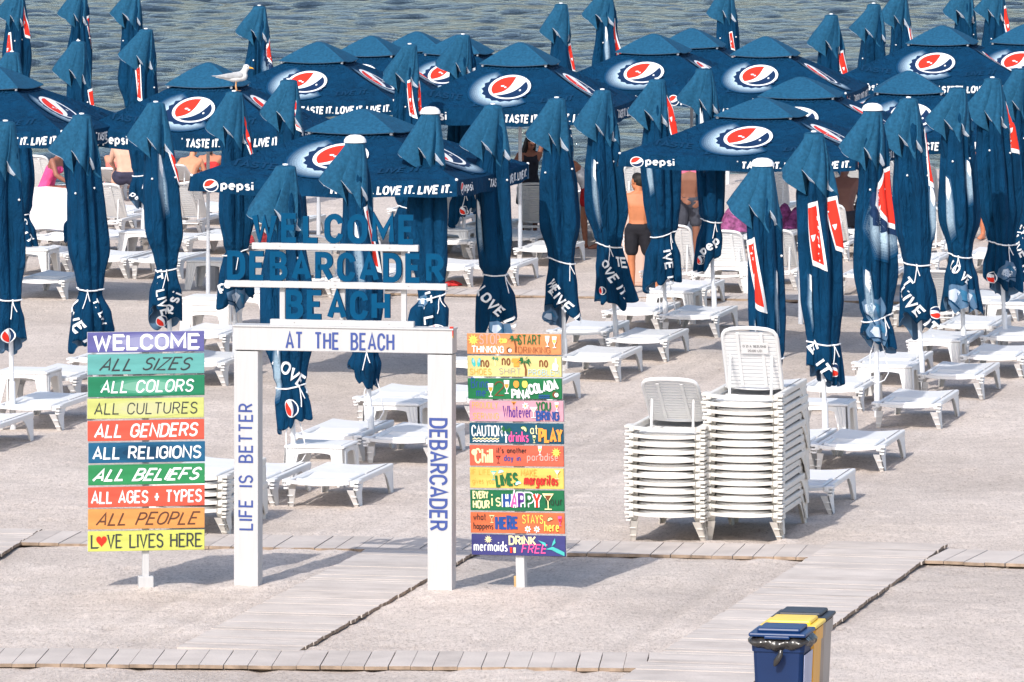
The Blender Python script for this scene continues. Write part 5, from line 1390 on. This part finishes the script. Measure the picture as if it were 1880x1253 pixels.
# ------------------------------------------------------------------ stacked loungers
ORD = ['topmost', 'second', 'third', 'fourth', 'fifth', 'sixth', 'seventh', 'eighth', 'ninth', 'tenth', 'eleventh', 'twelfth', 'thirteenth', 'fourteenth', 'fifteenth', 'sixteenth', 'seventeenth']
def stack(px, py, n, pitch, back, name, where, seed, yaw=0.0):
    rng = random.Random(seed); p = P(px, py); a = -PHI + R(yaw)
    q = p - Matrix.Rotation(a, 3, 'Z') @ Vector((LW + .02, .22, 0)); q.z = -.01
    for k in range(n):
        top = n - 1 - k
        nm = ORD[top] if top < n - 1 else 'lowest'
        lab = '%s white lounger %s %s' % (nm, 'from the top of' if top and nm != 'lowest' else 'of', where)
        o = lounger(q + Vector((rng.uniform(-.006, .006), rng.uniform(-.012, .012), k * pitch)), a + R(rng.uniform(-.6, .6)), lab, name, back if top == 0 else 0.0, old=True)
        o.rotation_euler[1] = R(rng.uniform(-.35, .35))
        if name == 'loungers of the taller stack' and top == 0:
            bk = [c_ for c_ in o.children if c_.name.startswith('backrest')][0]
            mb = MB(); mb.box((0, 0, 0), (.27, .13, .004)); pl = mb.build('notice', M_PLAST, bk, (.045, -.52, -.034))
            art = Art(); art.text('1 ZI A SEZLONG', -.115, .015, .024, mat('ink_grey_dark', (.12, .11, .12, 1), .7), th=.17, width=.23); art.text('20.00 LEI', -.07, -.04, .024, mat('ink_grey_dark', (.12, .11, .12, 1), .7), th=.17, width=.14)
            art.build('lettering', lambda u, v, o_: (u, -v, -.004 - o_), pl)
stack(1439, 994, 16, .0775, R(58), 'loungers of the taller stack', 'the taller stack by the boardwalk', 1)
stack(1296, 994, 12, .0770, R(38), 'loungers of the lower stack', 'the lower stack by the boardwalk', 2)
stack(421, 985, 5, .080, 0.0, 'loungers stacked behind the left gate post', 'the small stack behind the left gate post', 3)

# ------------------------------------------------------------------ loungers set out on the sand: foot nearest right, label
LOUNGE = [
 (1532, 944, 'flat white lounger half hidden behind the taller stack, its foot end sticking out'),
 (1627, 866, 'flat white lounger in the clear right of the taller stack, with a dark shadow below'),
 (1499, 862, 'flat white lounger mostly behind the taller stack, below the broad red flash parasol'),
 (1587, 757, 'flat white lounger left of the table behind the broad red flash parasol'),
 (1730, 787, 'flat white lounger right of the parasol with its pale lining turned out'),
 (1684, 710, 'flat white lounger behind the parasol pole with its lining turned out, a table against it'),
 (1808, 733, 'flat white lounger right of the pole of the red spot parasol'),
 (1780, 668, 'flat white lounger behind the pole of the parasol with a red spot on its hem'),
 (1882, 697, 'flat white lounger running out of the frame below the rumpled-hem parasol'),
 (1832, 638, 'flat white lounger below the parasol whose hem bunches into pale folds'),
 (1742, 603, 'flat white lounger with raised foot, behind the parasol bunched into pale folds'),
 (1915, 660, 'flat white lounger only just inside the right edge of the frame'),
 (1870, 590, 'flat white lounger behind the table at the right edge'),
 (1640, 540, 'flat white lounger between the half badge parasol and the red spot parasol'),
 (1321, 619, 'flat white lounger right of the pole with a rope loop near the man'),
 (1228, 666, 'flat white lounger in the clear, its foot above the lower stack'),
 (1215, 611, 'flat white lounger behind the pole left of the man in black shorts'),
 (1118, 649, 'flat white lounger just right of the STOP THINKING board'),
 (1140, 700, 'flat white lounger right of the no SHOES board, in the clear'),
 (1022, 752, 'flat white lounger hidden but for one foot behind the green PINA COLADA board'),
 (1298, 568, 'flat white lounger behind the table next to the man in black shorts'),
 (952, 524, 'flat white lounger standing on clear sand behind the LOVE IT parasol'),
 (868, 527, 'flat white lounger left of the LOVE IT parasol, right of the gate lettering'),
 (1040, 492, 'flat white lounger behind the parasol right of the STOP THINKING board'),
 (872, 478, 'flat white lounger behind the one beside the gate lettering, right of the E'),
 (986, 470, 'flat white lounger seen between two parasols above the STOP THINKING board'),
 (124, 552, 'flat white lounger behind the board reading WELCOME, left of the hem reading LIVE IT'),
 (131, 500, 'flat white lounger second of three one behind the other at the left'),
 (152, 470, 'flat white lounger farthest of three one behind the other at the left'),
 (237, 510, 'flat white lounger left of the parasol with pale spray'),
 (336, 512, 'flat white lounger behind the parasol with pale spray, foot to its right'),
 (230, 470, 'flat white lounger second row, left of the parasol with pale spray'),
 (434, 470, 'flat white lounger behind the D of the gate lettering'),
 (352, 475, 'flat white lounger under the bare pole of the parasol behind the gull'),
 (116, 791, 'flat white lounger left of the ALL COLORS board, in the clear'),
 (147, 738, 'flat white lounger behind the one left of the ALL COLORS board'),
 (243, 702, 'flat white lounger whose corner shows left of the ALL SIZES board'),
 (-6, 832, 'flat white lounger of which one foot shows at the left edge'),
 (418, 709, 'flat white lounger between the ALL SIZES board and the left gate post'),
 (420, 657, 'flat white lounger right of the WELCOME board, below the small tables'),
 (664, 935, 'flat white lounger in the clear in the middle of the gate opening'),
 (510, 931, 'flat white lounger partly behind the left gate post'),
 (669, 848, 'flat white lounger behind the small table in the gate opening'),
 (802, 853, 'flat white lounger crossing behind the right gate post'),
 (776, 776, 'flat white lounger behind the parasol pole at the right of the gate opening'),
 (876, 775, 'flat white lounger right of the right gate post, behind the pink board'),
 (1590, 455, 'flat white lounger in the back row, behind the parasol with half a badge'),
 (1660, 470, 'flat white lounger in the back row, left of the red spot parasol'),
 (1725, 512, 'flat white lounger between the red spot parasol and the one bunched into pale folds'),
 (1745, 440, 'flat white lounger in the back row, left of the girl in pink'),
 (1862, 505, 'flat white lounger between the two parasols at the right edge'),
 (1495, 440, 'flat white lounger in the back row behind the broad red flash parasol'),
 (1445, 470, 'flat white lounger in the back row, left of the seated man'),
 (700, 470, 'flat white lounger behind the M of WELCOME'),
 (560, 440, 'flat white lounger behind the E and L of WELCOME'),
 (740, 535, 'flat white lounger behind the ADE of DEBARCADER'),
 (420, 415, 'flat white lounger beyond the pole of the parasol behind the gull'),
 (1150, 420, 'flat white lounger in the back row behind the bending man'),
 (250, 420, 'flat white lounger beyond the raised ones left of the gull'),
]
for px, py, lab in LOUNGE: lounger_at(px, py, lab)
RAISED = [
 (1655, 462, 52, 'lounger with raised back in the gap left of the parasol with a red spot'),
 (1735, 478, 48, 'lounger with raised back in the gap right of the parasol with a red spot'),
 (1648, 392, 58, 'lounger with raised back far behind the parasol with a red spot'),
 (1726, 405, 58, 'lounger with raised back far behind the parasol bunched into pale folds'),
 (1560, 480, 52, 'lounger with raised back in front of the seated heavy-set man'),
 (935, 448, 50, 'lounger with raised back left of the woman in dark dress'),
 (1150, 452, 50, 'lounger with raised back left of the beige pad'),
 (228, 436, 50, 'lounger with raised slatted back left of the parasol with pale spray'),
 (376, 436, 50, 'lounger with raised slatted back under the parasol behind the gull'),
 (128, 462, 58, 'lounger with raised back covered by a white towel'),
 (94, 380, 52, 'lounger with raised back behind the seated woman in a headscarf'),
 (232, 366, 20, 'lounger by the water with a broad-backed person on it'),
 (352, 364, 24, 'lounger by the water with a boy beside it'),
 (612, 545, 52, 'lounger with raised slatted back behind the BA of DEBARCADER'),
 (706, 548, 52, 'lounger with raised slatted back behind the RC of DEBARCADER'),
 (842, 436, 55, 'lounger with raised slatted back right of the E of WELCOME'),
 (1018, 446, 60, 'lounger with raised slatted back in front of the woman in dark dress'),
 (1098, 440, 38, 'lounger with raised back in front of the bending man'),
 (1276, 536, 62, 'lounger with raised slatted back right of the man in black shorts'),
 (1372, 540, 55, 'lounger with raised slatted back left of the white-tipped parasol behind the stack'),
 (1466, 532, 50, 'lounger with raised slatted back behind the white-tipped parasol at the stack'),
 (1450, 412, 68, 'upright white lounger back beside the bare pole of an open parasol'),
 (1690, 420, 55, 'lounger with raised back in the last row right of the badge parasol'),
 (1600, 405, 55, 'lounger with raised back in the last row above the seated man'),
 (1770, 610, 45, 'lounger with raised back behind the parasol bunched into pale folds'),
 (1212, 405, 60, 'lounger with raised back in the last row behind the man in black shorts'),
 (800, 415, 50, 'lounger with raised back in the last row behind the ME of WELCOME'),
]
for px, py, bk, lab in RAISED: lounger_at(px, py, lab, 'white loungers with the back raised', R(bk))

# ------------------------------------------------------------------ tables and small things
TABLES = [
 (590, 888, 'low white table in the gate opening behind the parasol pole'), (730, 806, 'low white table right of the middle in the gate opening'),
 (1512, 806, 'low white table behind the pole of the broad red flash parasol'), (1632, 733, 'low white table against the pole with the lining turned out'),
 (1722, 683, 'low white table behind the pole of the red spot parasol'), (1860, 612, 'low white table with arched legs at the right edge'),
 (1238, 590, 'low white table right of the man in black shorts'), (1342, 538, 'low white table in front of the two raised slatted loungers'),
 (52, 745, 'low white table behind the nearest parasol at the left edge'), (392, 530, 'low white table with a grey bin under it'),
 (60, 508, 'low white table in the second row at the left edge'), (850, 725, 'low white table right of the right gate post'),
 (830, 470, 'low white table right of the gate lettering'), (1630, 420, 'low white table in the last row right of the half badge parasol'),
 (1560, 395, 'low white table in the last row near the seated man'), (1708, 455, 'low white table left of the girl in pink'),
 (265, 475, 'low white table beside the parasol with pale spray'), (1100, 395, 'low white table in the last row above the bending man'),
]
for px, py, lab in TABLES: table_at(px, py, lab)
for k in range(3):
    table_at(388, 624, ['lowest of three nested white tables left of the gate beam', 'middle one of three nested white tables left of the gate beam', 'topmost of three nested white tables left of the gate beam'][k], k * .075, group='nested white tables')
for k in range(2):
    table_at(462, 600, ['lower of two nested white tables behind the D of the gate lettering', 'upper of two nested white tables behind the D of the gate lettering'][k], k * .075, group='nested white tables')
mb = MB(); prof = []
n = 48; vs = []
for z in (0, .36):
    for k in range(n):
        r = .085 + (.006 if k % 2 else 0); vs.append((r * math.cos(2 * PI * k / n), r * math.sin(2 * PI * k / n), z))
mb.add(vs, grid_faces(2, n, True)); mb.add(vs[n:], [tuple(range(n))])
b = mb.build('ash_bin', mat('grey_bin', S(138, 142, 150), .5, .4, .05), None, P(391, 532)); tag(b, 'grey ribbed cylinder standing under a low white table', 'ash bin')

def on_back(px, py, w, l, h0=.33):
    """a cloth hung over the raised back of the lounger whose near right foot is at px, py"""
    p = P(px, py); q = p - Matrix.Rotation(-PHI, 3, 'Z') @ Vector((LW + .03, .22, 0)); return q
q = on_back(128, 462, 0, 0)
def towel(u, v):
    a = R(58); y0, z0 = .80, LZ
    if v < .62:
        t = v / .62 * .98; y = y0 - .80 * t * math.cos(a); z = z0 + .80 * t * math.sin(a) ; y += -.05; z += .03
    else:
        t = (v - .62) / .38; y = y0 - .80 * math.cos(a) - .09 - .02 * math.sin(t * 3); z = z0 + .78 * math.sin(a) + .05 - .66 * t
    x = (u - .5) * .78; z -= .04 * abs(u - .5) * (1 + v); y -= .015 * math.sin(u * 9 + v * 3)
    return (x, y, z)
drape('towel', q, -PHI, towel, 20, 30, mat('towel_white', (.74, .72, .76, 1), .9, .1, .04, 6, .5, 40), 'white towel hung over a raised lounger back at the left', 'towel')
def heap(sx, sy, sz, seed):
    r = random.Random(seed); a, b_, c = r.uniform(0, 6), r.uniform(0, 6), r.uniform(0, 6)
    def f(u, v):
        x, y = (u - .5) * sx, (v - .5) * sy; e = max(0, 1 - (abs(2 * u - 1) ** 4 + abs(2 * v - 1) ** 4))
        return (x + .03 * math.sin(9 * v + a), y, .02 + sz * e * (.6 + .25 * math.sin(7 * u + b_) + .25 * math.sin(8 * v + c)))
    return f
for (px, py, col, sx, sy, sz, h, lab) in [
    (1352, 458, S(150, 84, 130), .55, .5, .34, .30, 'purple patterned towel heaped on a lounger left of the white-tipped parasol'),
    (1446, 452, S(120, 60, 110), .45, .5, .40, .30, 'purple and dark beach bag on the sand right of the white-tipped parasol'),
    (480, 450, S(170, 60, 66), .5, .5, .2, .05, 'red patterned cloth lying behind the W of WELCOME'),
    (1066, 420, S(70, 66, 92), .5, .5, .3, .30, 'dark clothes lying on a lounger in front of the bending man'),
    (900, 440, S(120, 116, 132), .4, .4, .28, .12, 'grey bag on the sand left of the woman in dark dress'),
    (826, 526, S(210, 60, 60), .36, .12, .06, .02, 'small red flat packet on the sand right of the gate lettering')]:
    p = P(px, py); p.z = h - .02
    m_ = mat('cloth_%d' % (px), col, .85, .2, .35, 16.0, .5, 30)
    drape('beach_cloth' if 'bag' not in lab else 'beach_bag', p, R(px % 50), heap(sx, sy, sz, px), 18, 18, m_, lab, 'bag' if 'bag' in lab else 'cloth')

# ------------------------------------------------------------------ people
def sit(lean=.12, fwd=.25):
    return dict(pelvis=v3(0, 0, .46), waist=v3(0, -lean * .3, .62), chest=v3(0, -lean, .82), neck=v3(0, -lean * 1.5, 1.0), head=v3(0, -lean * 2 - .02, 1.145),
                sl=v3(-.185, -lean * 1.35, .95), sr=v3(.185, -lean * 1.35, .95), el=v3(-.25, -lean - .16, .72), er=v3(.25, -lean - .16, .72), wl=v3(-.16, -lean - .36, .58), wr=v3(.16, -lean - .36, .58),
                hl=v3(-.095, -.02, .43), hr=v3(.095, -.02, .43), kl=v3(-.15, -.44, .47), kr=v3(.15, -.44, .47), al=v3(-.15, -.50, .085), ar=v3(.15, -.50, .085), fl=v3(-.16, -.66, .03), fr=v3(.16, -.66, .03))
def sit_low(lean=.12):
    J = sit(lean); dz = -.30
    for k_ in ('pelvis', 'waist', 'chest', 'neck', 'head', 'sl', 'sr', 'el', 'er', 'wl', 'wr', 'hl', 'hr'): J[k_] = J[k_] + v3(0, 0, dz)
    for s_, x_ in (('l', -1), ('r', 1)): J['k' + s_] = v3(.2 * x_, -.36, .36); J['a' + s_] = v3(.14 * x_, -.62, .085); J['f' + s_] = v3(.15 * x_, -.78, .03); J['w' + s_] = J['w' + s_] + v3(0, 0, .10)
    return J
def ground(px, py, dz=0.0):
    p = P(px, py); p.z = dz; return p
# man walking away, bare back, black shorts
pose = dict(er=v3(.27, -.06, 1.15), wr=v3(.25, -.24, 1.36), hdr=v3(.0, -.35, .6), el=v3(-.26, -.02, 1.14), wl=v3(-.24, -.20, .98), kl=v3(-.155, -.05, .50), al=v3(-.27, .10, .10), fl=v3(-.30, -.05, .04), hl=v3(-.10, .01, .93),
            kr=v3(.10, .0, .50), ar=v3(.09, .02, .085), fr=v3(.10, -.14, .03), head=v3(.015, -.03, 1.635), face=v3(.75, -.65, -.1))
man, J = person(ground(1172, 543), PI - R(6), 'bare-backed man in black shorts standing between two folded parasols', pose, (190, 120, 82), (30, 24, 20), 'short', [('shorts', (38, 38, 44))], voxel=.0075)
art = Art(); art.text('adidas', 0, -.03, .075, M_WHITEP, th=.2, width=.29)
def leg_map(u, v, o):
    a = R(62) + v / .115; c = v3(.108, .015, 0); r = .128 + o; z = .60 + u
    return (c.x + r * math.sin(a) * .98, c.y + r * math.cos(a), z + .0)
art.build('lettering', leg_map, [c for c in man.children if c.name.startswith('shorts')][0], edge=.03, off=.0006)
# man bending forward in white vest and red shorts
pose = dict(head=v3(.0, -.40, 1.53), neck=v3(0, -.32, 1.41), chest=v3(0, -.20, 1.26), waist=v3(0, -.06, 1.09), pelvis=v3(0, .02, .96), sl=v3(-.185, -.26, 1.36), sr=v3(.185, -.26, 1.36),
            el=v3(-.2, -.42, 1.10), er=v3(.2, -.34, 1.08), wl=v3(-.14, -.60, .90), wr=v3(.14, -.55, .86), face=v3(.75, -.6, -.3), kl=v3(-.11, -.05, .50), kr=v3(.11, .05, .50), al=v3(-.11, -.02, .085), ar=v3(.11, .16, .085), fl=v3(-.12, -.18, .03), fr=v3(.12, 0, .03))
person(ground(1080, 458), R(-78), 'man in white vest and red shorts bending over a lounger', pose, (150, 98, 76), (70, 58, 52), 'short', [('top', (205, 208, 214)), ('trunks', (176, 34, 42))])
# woman in dark dress with long hair, one arm over her head
pose = dict(er=v3(.25, .02, 1.66), wr=v3(.05, -.02, 1.82), hdr=v3(-.5, 0, .1), el=v3(-.31, .02, 1.22), wl=v3(-.24, -.12, 1.02), face=v3(.2, -.9, -.35), head=v3(.01, -.03, 1.63))
person(ground(972, 436), R(18), 'woman with long dark hair in a dark dress, one arm over her head', pose, (150, 100, 82), (28, 20, 20), 'long', [('dress', (44, 46, 56))], True, .94)
# man in the shade with towel
pose = dict(el=v3(-.27, .0, 1.12), wl=v3(-.12, -.22, 1.02), er=v3(.27, .02, 1.12), wr=v3(.14, -.2, .98), face=v3(-.1, -1, -.15))
person(ground(1265, 486), R(4), 'bare-chested man in grey trunks with pink towel, standing in parasol shade', pose, (132, 88, 70), (32, 26, 24), 'short', [('shorts', (66, 68, 78)), ('shawl', (226, 110, 140))])
# seated woman with headscarf at the left
pz = sit(.16); pz.update(face=v3(.1, -1, -.2))
person(ground(84, 397), R(68), 'woman in pink swimsuit and blue headscarf sitting on a lounger', pz, (150, 98, 82), (40, 28, 24), 'bun', [('swimsuit', (226, 84, 140)), ('scarf', (20, 74, 92))], True, 1.0)
person(ground(232, 372), PI + R(10), 'broad pale-backed person sitting by the water', sit(.08), (214, 168, 146), (40, 30, 26), 'bun', [('trunks', (60, 60, 80))], bulk=1.22)
pz = sit_low(.05); person(ground(207, 352), R(150), 'woman with dark hair turned to her neighbour by the water', pz, (196, 140, 116), (44, 30, 28), 'tail', [('swimsuit', (224, 120, 110))], True, .92)
pz = sit_low(.22); pz.update(er=v3(.32, -.1, .40), wr=v3(.42, -.16, .18)); person(ground(343, 358), PI + R(-14), 'boy with brown hair sitting on the sand by the water, reaching aside', pz, (206, 144, 112), (62, 40, 30), 'short', [('trunks', (90, 90, 100))], size=.92)
person(ground(388, 352), PI + R(12), 'dark-haired girl sitting by the water behind the pole', sit_low(.10), (190, 128, 100), (36, 28, 26), 'tail', [('swimsuit', (210, 60, 60))], True, .92)
pz = sit(.2); person(ground(1546, 455), PI + R(-8), 'heavy-set man sitting with his back to the camera in parasol shade', pz, (112, 76, 66), (30, 26, 26), 'short', [('trunks', (40, 42, 52))], size=1.08, bulk=1.25)
person(ground(1693, 338), R(-120), 'woman standing at the water behind the folded parasols', dict(er=v3(.26, -.05, 1.14), wr=v3(.22, -.22, .95)), (206, 144, 114), (60, 38, 28), 'tail', [('swimsuit', (190, 90, 60))], True, .96)
person(ground(1792, 440), R(-30), 'girl in pink with a white sun cap walking between folded parasols', dict(kl=v3(-.12, -.1, .5), al=v3(-.12, -.12, .085), fl=v3(-.12, -.27, .03)), (196, 124, 92), (50, 34, 28), 'tail', [('swimsuit', (224, 60, 96)), ('cap', (214, 214, 218))], True, 1.02)
person(ground(486, 438), R(60), 'person in a purple top sitting behind the W of WELCOME', sit(.12), (150, 98, 82), (40, 30, 30), 'bun', [('top', (110, 70, 112))], True, .95)

# the padded board he steadies with one hand
mb = MB(); mb.box((0, 0, .72), (.42, .07, 1.40), bev=.03); mb.box((0, -.037, .72), (.34, .012, 1.30), bev=.005)
p = P(1160, 528); o = mb.build('mattress', mat('beige_pad', S(196, 166, 152), .85, .15, .05, 4), None, p); o.rotation_euler = (R(-6), 0, R(-14)); tag(o, 'upright beige pad held by the man in black shorts', 'mattress')
# price notice on the stacked lounger's back, too small to read clearly but lettered all the same
